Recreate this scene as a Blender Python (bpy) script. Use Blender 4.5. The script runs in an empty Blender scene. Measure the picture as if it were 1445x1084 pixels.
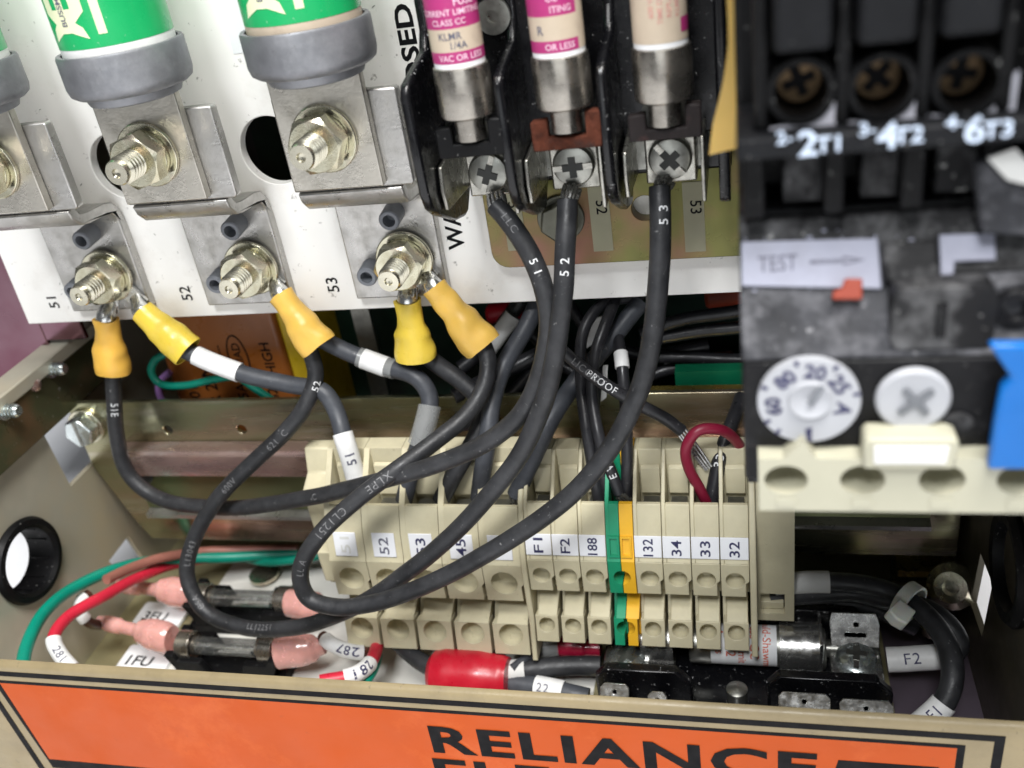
import bpy, bmesh, math, random
from mathutils import Vector, Matrix, noise as mnoise
from mathutils.geometry import tessellate_polygon, delaunay_2d_cdt
random.seed(7)
SC = bpy.context.scene
COL = SC.collection
S = 0.001                                   # everything below is written in millimetres
V = Vector
R_ = math.radians

# ------------------------------------------------------------------ camera
def _rot(a, b, c):
    Rx = Matrix(((1,0,0),(0,math.cos(a),-math.sin(a)),(0,math.sin(a),math.cos(a))))
    Ry = Matrix(((math.cos(b),0,math.sin(b)),(0,1,0),(-math.sin(b),0,math.cos(b))))
    Rz = Matrix(((math.cos(c),-math.sin(c),0),(math.sin(c),math.cos(c),0),(0,0,1)))
    return Rz @ Rx @ Ry
RC = _rot(.51582306, .28441191, -.16342656)
FPX = 1340.0
M_ = Matrix(((1,0,0),(0,0,1),(0,-1,0)))
CW = M_ @ RC.transposed()                   # camera axes (right, down, into) -> world
def ray(u, v): return CW @ V(((u-722.5)/FPX, (v-542)/FPX, 1))
CAM = -ray(560, 431)*240
def YP(u, v, y): d = ray(u, v); return CAM + d*((y-CAM.y)/d.y)
def ZP(u, v, z): d = ray(u, v); return CAM + d*((z-CAM.z)/d.z)
def XP(u, v, x): d = ray(u, v); return CAM + d*((x-CAM.x)/d.x)
def proj(p):
    q = CW.transposed() @ (V(p)-CAM); return 722.5+FPX*q.x/q.z, 542+FPX*q.y/q.z
cam = bpy.data.objects.new('camera', bpy.data.cameras.new('camera')); COL.objects.link(cam)
cm = CW.copy(); cm.col[1] = -cm.col[1]; cm.col[2] = -cm.col[2]
cam.matrix_world = Matrix.Translation(CAM*S) @ cm.to_4x4()
cam.data.sensor_width = 36; cam.data.lens = 36*FPX/1445
cam.data.clip_start = .01; cam.data.clip_end = 20
cam.data.dof.use_dof = True; cam.data.dof.focus_distance = .212; cam.data.dof.aperture_fstop = 15
SC.camera = cam

# ------------------------------------------------------------------ light
w = bpy.data.worlds.new('World'); SC.world = w; w.use_nodes = True
w.node_tree.nodes['Background'].inputs[0].default_value = (.93, .96, 1, 1)
w.node_tree.nodes['Background'].inputs[1].default_value = .10
def area(name, loc, target, size, power, col=(1,1,1), sy=None):
    l = bpy.data.lights.new(name, 'AREA'); l.size = size; l.energy = power; l.color = col
    if sy: l.shape = 'RECTANGLE'; l.size_y = sy
    o = bpy.data.objects.new(name, l); COL.objects.link(o)
    o.location = V(loc)*S
    o.rotation_euler = (V(target)-V(loc)).to_track_quat('-Z', 'Y').to_euler()
    return o
area('ceiling_lamp', (190, -260, 690), (-40, -20, -20), .3, 7.8, (1, .975, .94), .22)
area('front_fill', (20, -640, 800), (-20, 0, 0), .2, 7.6, (.97, .985, 1))  # added fill from the front, not a known lamp
area('reflection_fill', (150, -1300, 260), (0, 0, 0), 1.0, 3.2, (.93, .97, 1), .55)  # added panel light for reflections on the metal parts, no window known
SC.view_settings.view_transform = 'Standard'; SC.view_settings.look = 'None'
SC.view_settings.exposure = 0; SC.view_settings.gamma = 1

# ------------------------------------------------------------------ materials
MATS = {}
def mat(name, col, rough=.5, metal=0, var=.12, scale=120, rvar=.12, bump=0, bscale=900, dust=0, dcol=(.55,.55,.53),
        dscale=1400, col2=None, col3=None, wear=0, wcol=(.6,.6,.6), wscale=60, stretch=None, coat=0, trans=0, alpha=1, sss=0, ior=1.45, spec=.5, wlo=.53, whi=.66):
    m = bpy.data.materials.new(name); m.use_nodes = True; nt = m.node_tree; N = nt.nodes; L = nt.links
    b = N['Principled BSDF']
    tc = N.new('ShaderNodeTexCoord'); src = tc.outputs['Object']
    if stretch:
        mp = N.new('ShaderNodeMapping'); mp.inputs['Scale'].default_value = stretch; L.new(src, mp.inputs[0]); src = mp.outputs[0]
    def noise(sc, det=4, rg=.6):
        n = N.new('ShaderNodeTexNoise'); n.inputs['Scale'].default_value = sc; n.inputs['Detail'].default_value = det
        n.inputs['Roughness'].default_value = rg; L.new(src, n.inputs['Vector']); return n
    n1 = noise(scale)
    rp = N.new('ShaderNodeValToRGB'); L.new(n1.outputs['Fac'], rp.inputs[0])
    c = V(col)
    a = c*(1-var); d = c*(1+var)
    rp.color_ramp.elements[0].position = .3; rp.color_ramp.elements[1].position = .7
    rp.color_ramp.elements[0].color = (*a, 1); rp.color_ramp.elements[1].color = (*(V(col2) if col2 else d), 1)
    if col3:
        e = rp.color_ramp.elements.new(.5); e.color = (*col3, 1)
    out = rp.outputs[0]
    def mixin(fac, colr, cur):
        mx = N.new('ShaderNodeMix'); mx.data_type = 'RGBA'; L.new(fac, mx.inputs[0]); L.new(cur, mx.inputs[6]); mx.inputs[7].default_value = (*colr, 1)
        return mx.outputs[2]
    def thresh(nd, lo, hi, amt):
        r = N.new('ShaderNodeMapRange'); L.new(nd.outputs['Fac'], r.inputs[0]); r.inputs[1].default_value = lo; r.inputs[2].default_value = hi
        r.inputs[3].default_value = 0; r.inputs[4].default_value = amt; return r.outputs[0]
    rough_add = None
    if wear:
        out = mixin(thresh(noise(wscale, 8, .68), wlo, whi, wear), wcol, out)
    if dust:
        dfac = thresh(noise(dscale, 3, .7), .66, .74, dust); out = mixin(dfac, dcol, out)
    L.new(out, b.inputs['Base Color'])
    r = N.new('ShaderNodeMapRange'); L.new(noise(scale*2.3, 5).outputs['Fac'], r.inputs[0]); r.inputs[1].default_value = .3; r.inputs[2].default_value = .7
    r.inputs[3].default_value = max(.03, rough-rvar); r.inputs[4].default_value = min(1, rough+rvar)
    L.new(r.outputs[0], b.inputs['Roughness'])
    b.inputs['Metallic'].default_value = metal; b.inputs['IOR'].default_value = ior
    b.inputs['Specular IOR Level'].default_value = spec
    if coat: b.inputs['Coat Weight'].default_value = coat; b.inputs['Coat Roughness'].default_value = .15
    if trans: b.inputs['Transmission Weight'].default_value = trans
    if sss: b.inputs['Subsurface Weight'].default_value = sss; b.inputs['Subsurface Radius'].default_value = (.003,.002,.001)
    if alpha < 1: b.inputs['Alpha'].default_value = alpha
    if bump:
        bn = N.new('ShaderNodeBump'); bn.inputs['Strength'].default_value = bump; bn.inputs['Distance'].default_value = .0004
        L.new(noise(bscale, 5).outputs['Fac'], bn.inputs['Height']); L.new(bn.outputs[0], b.inputs['Normal'])
    MATS[name] = m; return m
mat('plate_white', (.87,.855,.82), .4, var=.05, scale=25, dust=.7, dcol=(.25,.23,.21), dscale=330, wear=.35, wcol=(.62,.57,.51), wscale=38)
mat('aluminium', (.46,.45,.43), .34, .85, var=.18, scale=70, rvar=.14, bump=.2, bscale=1300, wear=.5, wcol=(.30,.29,.265), wscale=80, dust=.4, dcol=(.12,.11,.1), dscale=600)
mat('cap_grey', (.20,.205,.22), .45, .55, var=.3, scale=70, bump=.2, bscale=500, wear=.7, wcol=(.33,.335,.35), wscale=60, dust=.3, dcol=(.1,.1,.1), dscale=500)
mat('blade', (.50,.475,.42), .32, .85, var=.16, scale=50, rvar=.14, wear=.55, wcol=(.27,.25,.20), wscale=75, bump=.15, bscale=1200, dust=.5, dcol=(.1,.09,.07), dscale=500)
mat('fuse_green', (.012,.37,.115), .3, var=.06, scale=60, dust=.5, dcol=(.6,.7,.6), dscale=600, coat=.3)
mat('print_cream', (.72,.74,.50), .4, var=.05)
mat('paper_white', (.78,.79,.80), .5, var=.03)
mat('paper_grey', (.62,.62,.60), .6, var=.05)
mat('ink', (.005,.005,.006), .65, var=.1, spec=.15)
mat('ink_faded', (.12,.12,.16), .6, var=.3, scale=1500)
mat('ink_blue', (.03,.03,.09), .5, var=.2)
mat('ink_red', (.62,.10,.04), .5, var=.2)
mat('ink_white', (.62,.63,.64), .5, var=.2, scale=1500)
mat('ink_wire', (.15,.15,.155), .6, var=.5, scale=1500)
mat('ink_lit', (.62,.72,.88), .5, var=.1)
mat('zinc_yellow', (.55,.50,.34), .24, .95, var=.25, scale=150, col2=(.56,.44,.36), col3=(.62,.60,.46), rvar=.08, bump=.08, bscale=1200)
mat('zinc_clear', (.66,.72,.72), .25, .95, var=.2, scale=150, rvar=.1, bump=.1)
mat('thread', (.60,.57,.46), .24, .95, var=.2, scale=150, rvar=.08)
mat('nickel', (.42,.39,.345), .28, .95, var=.3, scale=140, wear=.4, wcol=(.2,.18,.15), wscale=200, rvar=.1, dust=.8, dcol=(.75,.74,.7), dscale=900)
mat('tinned_dull', (.40,.39,.35), .3, .95, var=.3, scale=220, rvar=.12, bump=.15, wear=.5, wcol=(.2,.19,.16), wscale=250)
mat('tinned', (.66,.66,.64), .24, .95, var=.18, scale=180, rvar=.1, bump=.1)
mat('screw_dark', (.34,.34,.31), .35, .9, var=.3, scale=200, rvar=.1, wear=.4, wcol=(.15,.15,.13), wscale=200)
mat('tube_grey', (.17,.18,.20), .5, var=.15, scale=150, dust=.3)
mat('bakelite', (.004,.004,.005), .25, var=.2, rvar=.1, dust=1, dcol=(.5,.5,.5), dscale=900, bump=.08, bscale=300)
mat('black_plastic', (.004,.004,.0045), .5, var=.2, dust=.3, dscale=900, spec=.2)
mat('black_dirty', (.010,.010,.011), .55, spec=.25, var=.3, scale=90, wear=.7, wcol=(.19,.19,.195), wscale=170, wlo=.47, whi=.74, dust=.7, dscale=600, bump=.25, bscale=700)
mat('black_dusty', (.035,.036,.041), .65, spec=.25, var=.5, scale=110, wear=.8, wcol=(.24,.24,.26), wscale=130, wlo=.46, whi=.74, dust=.7, dscale=600, dcol=(.42,.42,.44), bump=.3, bscale=500)
mat('black_face', (.005,.005,.006), .45, spec=.25, var=.3, scale=60, wear=.3, wcol=(.07,.07,.075), wscale=90, dust=.5)
mat('black_pole', (.008,.0085,.010), .6, var=.2, spec=.2, dust=.3)
mat('rust', (.075,.022,.012), .85, spec=.2, var=.5, scale=350, bump=.9, bscale=900, wear=.95, wcol=(.022,.017,.016), wscale=95)
mat('rust_faint', (.016,.012,.012), .6, spec=.25, var=.3, wear=.5, wcol=(.09,.04,.035), wscale=150, bump=.3)
mat('magenta', (.40,.035,.165), .35, var=.06, dust=.4, dcol=(.75,.5,.6), dscale=800)
mat('ink_pinkish', (.80,.55,.66), .5, var=.15)
mat('label_cream', (.54,.45,.345), .45, var=.1, scale=100, wear=.55, wcol=(.36,.28,.22), wscale=120)
mat('olive_zinc', (.105,.125,.024), .3, .4, var=.3, scale=24, col2=(.30,.12,.10), col3=(.15,.145,.035), rvar=.1, dust=.5, dcol=(.06,.05,.03), dscale=330, bump=.05)
mat('wall_shaded', (.085,.075,.05), .4, .4, var=.25, scale=30, rvar=.1)  # darkened wall colour, shade painted in for the right wall
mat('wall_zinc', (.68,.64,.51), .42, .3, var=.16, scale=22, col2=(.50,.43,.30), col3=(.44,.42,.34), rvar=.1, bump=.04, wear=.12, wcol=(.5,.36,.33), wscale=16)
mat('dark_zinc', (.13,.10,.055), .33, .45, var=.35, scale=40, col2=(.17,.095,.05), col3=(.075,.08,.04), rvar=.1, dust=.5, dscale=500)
mat('bronze_zinc', (.42,.35,.23), .24, .9, var=.3, scale=45, col2=(.52,.33,.28), col3=(.34,.34,.21), rvar=.14, dust=.35, dscale=500, wear=.5, wcol=(.62,.58,.52), wscale=130, stretch=(.12,1,1), bump=.1)
mat('pink_zinc', (.58,.36,.36), .27, .8, var=.25, scale=45, col2=(.46,.27,.30), col3=(.55,.40,.34), rvar=.12, wear=.55, wcol=(.70,.65,.63), wscale=150, bump=.1, stretch=(.3,1,1))
mat('green_zinc', (.17,.185,.095), .35, .7, var=.3, scale=40, rvar=.1, stretch=(.3,1,1))
mat('magenta_sheen', (.22,.075,.11), .2, 1.0, var=.3, scale=25, col2=(.26,.16,.19), rvar=.1)
mat('floor_zinc', (.42,.38,.22), .4, .6, var=.15, scale=40, rvar=.1)
mat('floor_violet', (.20,.16,.20), .35, .7, var=.2, scale=40, rvar=.1)
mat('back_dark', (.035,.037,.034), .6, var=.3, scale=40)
mat('pcb_green', (.003,.022,.012), .45, var=.25)
mat('tan_paint', (.27,.215,.12), .42, var=.1, scale=90, bump=.15, bscale=1200, dust=.5, dcol=(.10,.08,.05), dscale=420, wear=.3, wcol=(.17,.135,.08), wscale=70)
mat('orange', (.48,.076,.009), .5, spec=.2, var=.05, scale=40, dust=.6, dcol=(.35,.07,.02), dscale=300, wear=.15, wcol=(.86,.24,.07), wscale=50)
mat('terminal_beige', (.53,.485,.335), .45, var=.08, scale=120, bump=.08, bscale=1500, wear=.3, wcol=(.42,.365,.24), wscale=90, dust=.4, dcol=(.25,.21,.13), dscale=500, sss=.05)
mat('terminal_green', (.012,.27,.135), .42, var=.08)
mat('terminal_yellow', (.78,.43,.025), .42, var=.08)
mat('tag_white', (.76,.77,.80), .5, var=.04)
mat('wire_black', (.019,.0197,.022), .48, var=.35, scale=160, rvar=.14, bump=.25, bscale=600, dust=.7, dcol=(.22,.22,.22), dscale=800, wear=.6, wcol=(.055,.056,.06), wscale=120, wlo=.45, whi=.75)
mat('wire_grey', (.045,.049,.058), .48, var=.25, scale=160, rvar=.1, bump=.2, bscale=700, wear=.25, wcol=(.10,.105,.115), wscale=180, dust=.5, dcol=(.28,.28,.28), dscale=700)
mat('wire_thin', (.022,.022,.025), .36, var=.2, scale=200, dust=.4, dcol=(.3,.3,.3), dscale=800)
mat('wire_red', (.55,.02,.045), .35, var=.1)
mat('wire_maroon', (.20,.008,.03), .42, var=.1)
mat('wire_green', (.0,.22,.15), .38, var=.1)
mat('wire_brown', (.30,.12,.09), .4, var=.15)
mat('wire_darkbrown', (.07,.025,.015), .4, var=.15)
mat('wire_purple', (.25,.13,.33), .4, var=.1)
mat('sleeve_white', (.75,.75,.74), .5, var=.06, scale=300, wear=.15, wcol=(.45,.44,.42), wscale=200)
mat('sleeve_clear', (.45,.46,.45), .2, var=.1, alpha=.45)
mat('vinyl_amber', (.72,.42,.07), .38, var=.08, scale=150, bump=.15, bscale=250, sss=.2)
mat('vinyl_yellow', (.72,.53,.065), .32, var=.08, scale=150, bump=.15, bscale=250, sss=.2)
mat('vinyl_gold', (.72,.45,.09), .36, var=.08, scale=150, bump=.15, bscale=250, sss=.2)
mat('vinyl_red', (.42,.008,.022), .35, var=.12, scale=100, bump=.12, bscale=200, wear=.15, wcol=(.55,.05,.07), wscale=200)
mat('vinyl_pink', (.86,.46,.41), .2, var=.16, scale=200, sss=.35, trans=.35, coat=.4, bump=.1, bscale=300)
mat('clear_red', (.30,.01,.035), .2, var=.2, coat=.5)
mat('nylon', (.84,.86,.79), .35, var=.05, sss=.4)
mat('white_gloss', (.42,.42,.47), .4)
mat('bolt_dark', (.12,.12,.095), .4, .6, var=.3, wear=.4, wcol=(.2,.2,.17), wscale=200)
mat('strip_tan', (.36,.345,.235), .6, var=.06)
mat('board_green', (.004,.13,.06), .4, var=.1)
mat('strand', (.45,.45,.44), .3, .9, var=.3, scale=600)
mat('glass', (.9,.93,.92), .08, var=.01, trans=.95, rvar=.03, alpha=.6)
mat('cream_plastic', (.46,.445,.34), .42, var=.04, scale=90, bump=.05)
mat('dial_white', (.43,.44,.47), .45, var=.04)
mat('label_dusty', (.33,.34,.42), .55, var=.1, scale=120, wear=.6, wcol=(.27,.275,.33), wscale=120)
mat('blue_plastic', (.0,.13,.46), .38, var=.06)
mat('flag_red', (.27,.04,.018), .5, var=.1)
mat('brass_dirty', (.13,.085,.045), .45, .7, var=.4, scale=250)
mat('yellow_sheet', (.78,.53,.17), .5, var=.06, sss=.2)
mat('orange_tape', (.30,.095,.02), .32, var=.12, scale=60, coat=.2)
mat('yellow_tape', (.62,.42,.02), .35, var=.1)
mat('table_white', (.88,.89,.92), .6, var=.02)
mat('gold_edge', (.60,.45,.12), .3, .9, var=.2)
mat('white_card', (.66,.65,.60), .45, var=.05, scale=60, stretch=(.2,1,1))

# ------------------------------------------------------------------ mesh builder
class MB:
    def __init__(s): s.v = []; s.f = []; s.m = []; s.k = 0
    def add(s, vs, fs):
        o = len(s.v); s.v += [V(p) for p in vs]
        for f in fs: s.f.append([i+o for i in f]); s.m.append(s.k)
        return s
    def mi(s, k): s.k = k; return s
    def box(s, x0, x1, y0, y1, z0, z1):
        x0, x1 = min(x0,x1), max(x0,x1); y0, y1 = min(y0,y1), max(y0,y1); z0, z1 = min(z0,z1), max(z0,z1)
        vs = [(x,y,z) for z in (z0,z1) for y in (y0,y1) for x in (x0,x1)]
        return s.add(vs, [(0,2,3,1),(4,5,7,6),(0,1,5,4),(2,6,7,3),(0,4,6,2),(1,3,7,5)])
    def prism(s, outline, o, ux, uy, un, t, holes=()):
        """2-D outline (and holes) in the frame o+ux*a+uy*b, thickened from un*0 to un*t"""
        o, ux, uy, un = V(o), V(ux), V(uy), V(un)
        loops = [list(outline)] + [list(h) for h in holes]
        flat = [p for l in loops for p in l]; n = len(flat)
        if holes:
            es = []; k = 0
            for l in loops: es += [(k+i, k+(i+1)%len(l)) for i in range(len(l))]; k += len(l)
            cv, ce, cf, ov, oe, of_ = delaunay_2d_cdt([V(p).to_2d() if len(p) > 2 else V((p[0],p[1],0)).to_2d() for p in flat], es, [], 0, 1e-7)
            mp_ = [o_[0] if o_ else None for o_ in ov]; tri = [[mp_[i] for i in f] for f in cf]
            def inside(pt, l):
                c_ = False
                for i in range(len(l)):
                    (xa, ya), (xb, yb) = l[i][:2], l[i-1][:2]
                    if (ya > pt[1]) != (yb > pt[1]) and pt[0] < (xb-xa)*(pt[1]-ya)/(yb-ya)+xa: c_ = not c_
                return c_
            def keep(t_):
                if None in t_: return False
                g_ = (sum(flat[i][0] for i in t_)/3, sum(flat[i][1] for i in t_)/3)
                return inside(g_, loops[0]) and not any(inside(g_, l) for l in loops[1:])
            tri = [t_ for t_ in tri if keep(t_)]
            if any(i is None for t_ in tri for i in t_): print("BAD HOLES", outline[0], holes[0][0]); tri = [t_ for t_ in tri if None not in t_]
        else: tri = tessellate_polygon([[V((a,b,0)) for a,b in l] for l in loops])
        P = lambda a, b, d: o+ux*a+uy*b+un*d
        vs = [P(a,b,0) for a,b in flat]+[P(a,b,t) for a,b in flat]
        fs = []
        flip = (ux.cross(uy)).dot(un)*t > 0
        for T in tri:
            a, b, c = T
            A, B, C2 = V(flat[a]), V(flat[b]), V(flat[c])
            if (B-A).cross(C2-A) < 0: a, c = c, a
            fs.append((c,b,a) if flip else (a,b,c)); fs.append((a+n,b+n,c+n) if flip else (c+n,b+n,a+n))
        k = 0
        for li, l in enumerate(loops):
            m = len(l); ar = sum(l[i][0]*l[(i+1)%m][1]-l[(i+1)%m][0]*l[i][1] for i in range(m))
            ccw = (ar > 0) == (li == 0)
            for i in range(m):
                a, b = k+i, k+(i+1)%m
                q = (a,b,b+n,a+n)
                fs.append(q if ccw == flip else q[::-1])
            k += m
        return s.add(vs, fs)
    def px(s, outline_yz, x0, x1, holes=()):     # profile in (Y,Z) extruded along X
        return s.prism(outline_yz, (x0,0,0), (0,1,0), (0,0,1), (1,0,0), x1-x0, holes)
    def py(s, outline_xz, y0, y1, holes=()):     # outline in (X,Z) extruded along Y
        return s.prism(outline_xz, (0,y0,0), (1,0,0), (0,0,1), (0,1,0), y1-y0, holes)
    def pz(s, outline_xy, z0, z1, holes=()):
        return s.prism(outline_xy, (0,0,z0), (1,0,0), (0,1,0), (0,0,1), z1-z0, holes)
    def lathe(s, prof, o, axis, n=32, ref=None, cap=True):
        """prof: (radius, height) pairs along axis from o"""
        o = V(o); ax = V(axis).normalized(); a = ax.orthogonal().normalized() if ref is None else (V(ref)-ax*V(ref).dot(ax)).normalized()
        b = ax.cross(a)
        vs = []; fs = []
        for r, h in prof:
            for i in range(n):
                t = 2*math.pi*i/n; vs.append(o+ax*h+(a*math.cos(t)+b*math.sin(t))*max(r,1e-4))
        for j in range(len(prof)-1):
            for i in range(n):
                p, q = j*n+i, j*n+(i+1)%n; fs.append((p,q,q+n,p+n))
        open_ = prof[0] == prof[-1] or not cap
        if prof[0][0] > 1e-3 and not open_: fs.append(tuple(range(n-1,-1,-1)))
        if prof[-1][0] > 1e-3 and not open_: fs.append(tuple(range((len(prof)-1)*n, len(prof)*n)))
        return s.add(vs, fs)
    def cyl(s, p0, p1, r0, r1=None, n=24):
        p0, p1 = V(p0), V(p1); r1 = r0 if r1 is None else r1
        return s.lathe([(r0,0),(r1,(p1-p0).length)], p0, p1-p0, n)
    def ring(s, o, axis, ro, ri, h, n=32):
        return s.lathe([(ri,0),(ro,0),(ro,h),(ri,h),(ri,0)], o, axis, n)
    def ball(s, c, r, n=16, sc=(1,1,1)):
        vs = []; fs = []
        for j in range(n//2+1):
            th = math.pi*j/(n//2)
            for i in range(n):
                ph = 2*math.pi*i/n
                vs.append(V(c)+V((r*sc[0]*math.sin(th)*math.cos(ph), r*sc[1]*math.sin(th)*math.sin(ph), r*sc[2]*math.cos(th))))
        for j in range(n//2):
            for i in range(n): fs.append((j*n+i, (j+1)*n+i, (j+1)*n+(i+1)%n, j*n+(i+1)%n))
        return s.add(vs, fs)
    def tube(s, path, r, n=16, caps=True, flat=None):
        """path: Path; r: number or list of (t, r, squash)"""
        T = path
        vs = []; fs = []; m = len(T.p)
        for j in range(m):
            t = j/(m-1)
            if isinstance(r, (int, float)): rr, q = r, 1
            else:
                for k in range(len(r)-1):
                    if t <= r[k+1][0] or k == len(r)-2:
                        f = (t-r[k][0])/max(1e-6, r[k+1][0]-r[k][0]); f = max(0,min(1,f)); f = f*f*(3-2*f)
                        rr = r[k][1]*(1-f)+r[k+1][1]*f; q = r[k][2]*(1-f)+r[k+1][2]*f; break
            for i in range(n):
                a = 2*math.pi*i/n
                vs.append(T.p[j]+T.a[j]*(rr*math.cos(a))+T.b[j]*(rr*q*math.sin(a)))
        for j in range(m-1):
            for i in range(n):
                p, q2 = j*n+i, j*n+(i+1)%n; fs.append((p,q2,q2+n,p+n))
        if caps: fs.append(tuple(range(n-1,-1,-1))); fs.append(tuple(range((m-1)*n, m*n)))
        return s.add(vs, fs)
    def build(s, name, mats, parent=None, bev=0, loc=None, ang=35, seg=2):
        off = V((0,0,0))
        if parent is not None: off = V(parent['_o'])
        elif loc is not None: off = V(loc)
        me = bpy.data.meshes.new(name)
        me.from_pydata([(p-off)*S for p in s.v], [], s.f); 
        if not isinstance(mats, (list, tuple)): mats = [mats]
        for k in mats: me.materials.append(MATS[k])
        me.polygons.foreach_set('material_index', s.m)
        me.polygons.foreach_set('use_smooth', [True]*len(me.polygons))
        me.update(); me.set_sharp_from_angle(angle=R_(ang))
        o = bpy.data.objects.new(name, me); COL.objects.link(o)
        if parent is not None: o.parent = parent; o['_o'] = tuple(parent['_o'])
        else: o.location = off*S; o['_o'] = tuple(off)
        if bev:
            md = o.modifiers.new('edge', 'BEVEL'); md.width = bev*S; md.segments = seg; md.limit_method = 'ANGLE'; md.angle_limit = R_(40)
        return o
def circ(cx, cy, r, n=32, a0=0, a1=2*math.pi, ry=None):
    full = abs(a1-a0-2*math.pi) < 1e-6
    return [(cx+r*math.cos(a0+(a1-a0)*i/(n if full else n-1)), cy+(ry or r)*math.sin(a0+(a1-a0)*i/(n if full else n-1))) for i in range(n)]
def rrect(x0, x1, y0, y1, r, n=5):
    o = []
    for cx, cy, a in ((x1-r,y1-r,0),(x0+r,y1-r,90),(x0+r,y0+r,180),(x1-r,y0+r,270)):
        o += [(cx+r*math.cos(R_(a+90*i/n)), cy+r*math.sin(R_(a+90*i/n))) for i in range(n+1)]
    return o
def thing(name, label, cat, loc=(0,0,0), group=None, kind=None):
    o = bpy.data.objects.new(name, None); COL.objects.link(o); o.location = V(loc)*S; o['_o'] = tuple(loc); o.empty_display_size = .005
    return tag(o, label, cat, group, kind)
def tag(o, label, cat, group=None, kind=None):
    o['label'] = label; o['category'] = cat
    if group: o['group'] = group
    if kind: o['kind'] = kind
    return o

class Path:
    def __init__(s, pts, seg=9, straight=False):
        P = [V(p) for p in pts]
        if straight or len(P) == 2:
            n = max(2, seg); out = []
            for i in range(len(P)-1):
                out += [P[i].lerp(P[i+1], k/n) for k in range(n)]
            out.append(P[-1])
        else:
            Q = [P[0]*2-P[1]]+P+[P[-1]*2-P[-2]]; out = []
            for i in range(1, len(Q)-2):
                p0, p1, p2, p3 = Q[i-1:i+3]
                t0 = 0; t1 = max(1e-6,(p1-p0).length)**.5; t2 = t1+max(1e-6,(p2-p1).length)**.5; t3 = t2+max(1e-6,(p3-p2).length)**.5
                for k in range(seg):
                    t = t1+(t2-t1)*k/seg
                    A1 = p0*((t1-t)/(t1-t0))+p1*((t-t0)/(t1-t0)); A2 = p1*((t2-t)/(t2-t1))+p2*((t-t1)/(t2-t1)); A3 = p2*((t3-t)/(t3-t2))+p3*((t-t2)/(t3-t2))
                    B1 = A1*((t2-t)/(t2-t0))+A2*((t-t0)/(t2-t0)); B2 = A2*((t3-t)/(t3-t1))+A3*((t-t1)/(t3-t1))
                    out.append(B1*((t2-t)/(t2-t1))+B2*((t-t1)/(t2-t1)))
            out.append(P[-1])
            for _ in range(2):   # relax
                out = [out[0]]+[(out[i-1]+out[i]*2+out[i+1])/4 for i in range(1,len(out)-1)]+[out[-1]]
        s.p = out; s.frames()
    def frames(s):
        p = s.p; m = len(p)
        s.t = [(p[min(i+1,m-1)]-p[max(i-1,0)]).normalized() for i in range(m)]
        a = s.t[0].cross(V((0,1,0))); a = (a if a.length > .1 else s.t[0].orthogonal()).normalized()
        s.a = []; s.b = []
        for i in range(m):
            a = (a-s.t[i]*a.dot(s.t[i])).normalized(); s.a.append(a); s.b.append(s.t[i].cross(a))
        s.s = [0]
        for i in range(1,m): s.s.append(s.s[-1]+(p[i]-p[i-1]).length)
    def at(s, d):
        d = max(0, min(s.s[-1], d)); i = 0
        while i < len(s.s)-2 and s.s[i+1] < d: i += 1
        f = (d-s.s[i])/max(1e-9, s.s[i+1]-s.s[i]); return s.p[i].lerp(s.p[i+1], f), s.t[i].lerp(s.t[i+1], f).normalized()
    def near(s, u, v):
        best = min(range(len(s.p)), key=lambda i: (proj(s.p[i])[0]-u)**2+(proj(s.p[i])[1]-v)**2); return s.s[best]
    def cut(s, d0, d1, n=16):
        return Path([s.at(d0+(d1-d0)*i/n)[0] for i in range(n+1)], 1, True)

# ------------------------------------------------------------------ lettering
def glyphs(txt, cap, bold=0, wide=1.0, sub=0, spacing=1.0):
    cu = bpy.data.curves.new('t', 'FONT'); cu.body = txt; cu.size = 1; cu.offset = bold; cu.resolution_u = 3; cu.space_character = spacing
    o = bpy.data.objects.new('t', cu); COL.objects.link(o)
    dg = bpy.context.evaluated_depsgraph_get(); me = bpy.data.meshes.new_from_object(o.evaluated_get(dg))
    bm = bmesh.new(); bm.from_mesh(me); bmesh.ops.triangulate(bm, faces=bm.faces)
    if sub: bmesh.ops.subdivide_edges(bm, edges=[e for e in bm.edges if e.calc_length() > .12], cuts=sub, use_grid_fill=False); bmesh.ops.triangulate(bm, faces=bm.faces)
    vs = [v.co.copy() for v in bm.verts]; fs = [[v.index for v in f.verts] for f in bm.faces]
    bm.free(); bpy.data.objects.remove(o); bpy.data.curves.remove(cu); bpy.data.meshes.remove(me)
    xs = [v.x for v in vs]; k = cap/.70
    x0 = (min(xs)+max(xs))/2
    return [((v.x-x0)*k*wide, v.y*k-cap/2) for v in vs], fs
def flat_text(mb, txt, c, ux, uy, cap, bold=.012, wide=1.0, lift=.08, fit=None, spacing=1.0):
    vs, fs = glyphs(txt, cap, bold, wide, spacing=spacing)
    if fit:
        wd = max(v[0] for v in vs)-min(v[0] for v in vs); vs = [(x*fit/wd, y) for x, y in vs]
    ux = V(ux).normalized(); uy = V(uy).normalized(); n = ux.cross(uy)
    fs = [f if True else f[::-1] for f in fs]
    return mb.add([V(c)+ux*x+uy*y+n*lift for x, y in vs], fs)
def tube_text(mb, path, s0, txt, cap, r, rev=False, bold=.0, phi=0, lift=.05, spacing=1.15):
    vs, fs = glyphs(txt, cap, bold, sub=1, spacing=spacing); out = []
    for x, y in vs:
        p, t = path.at(s0+(-x if rev else x))
        n = (CAM-p); n = (n-t*n.dot(t)).normalized(); u = -t if rev else t; b = n.cross(u)
        a = y/r+phi
        out.append(p+(n*math.cos(a)+b*math.sin(a))*(r+lift))
    return mb.add(out, fs)
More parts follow.
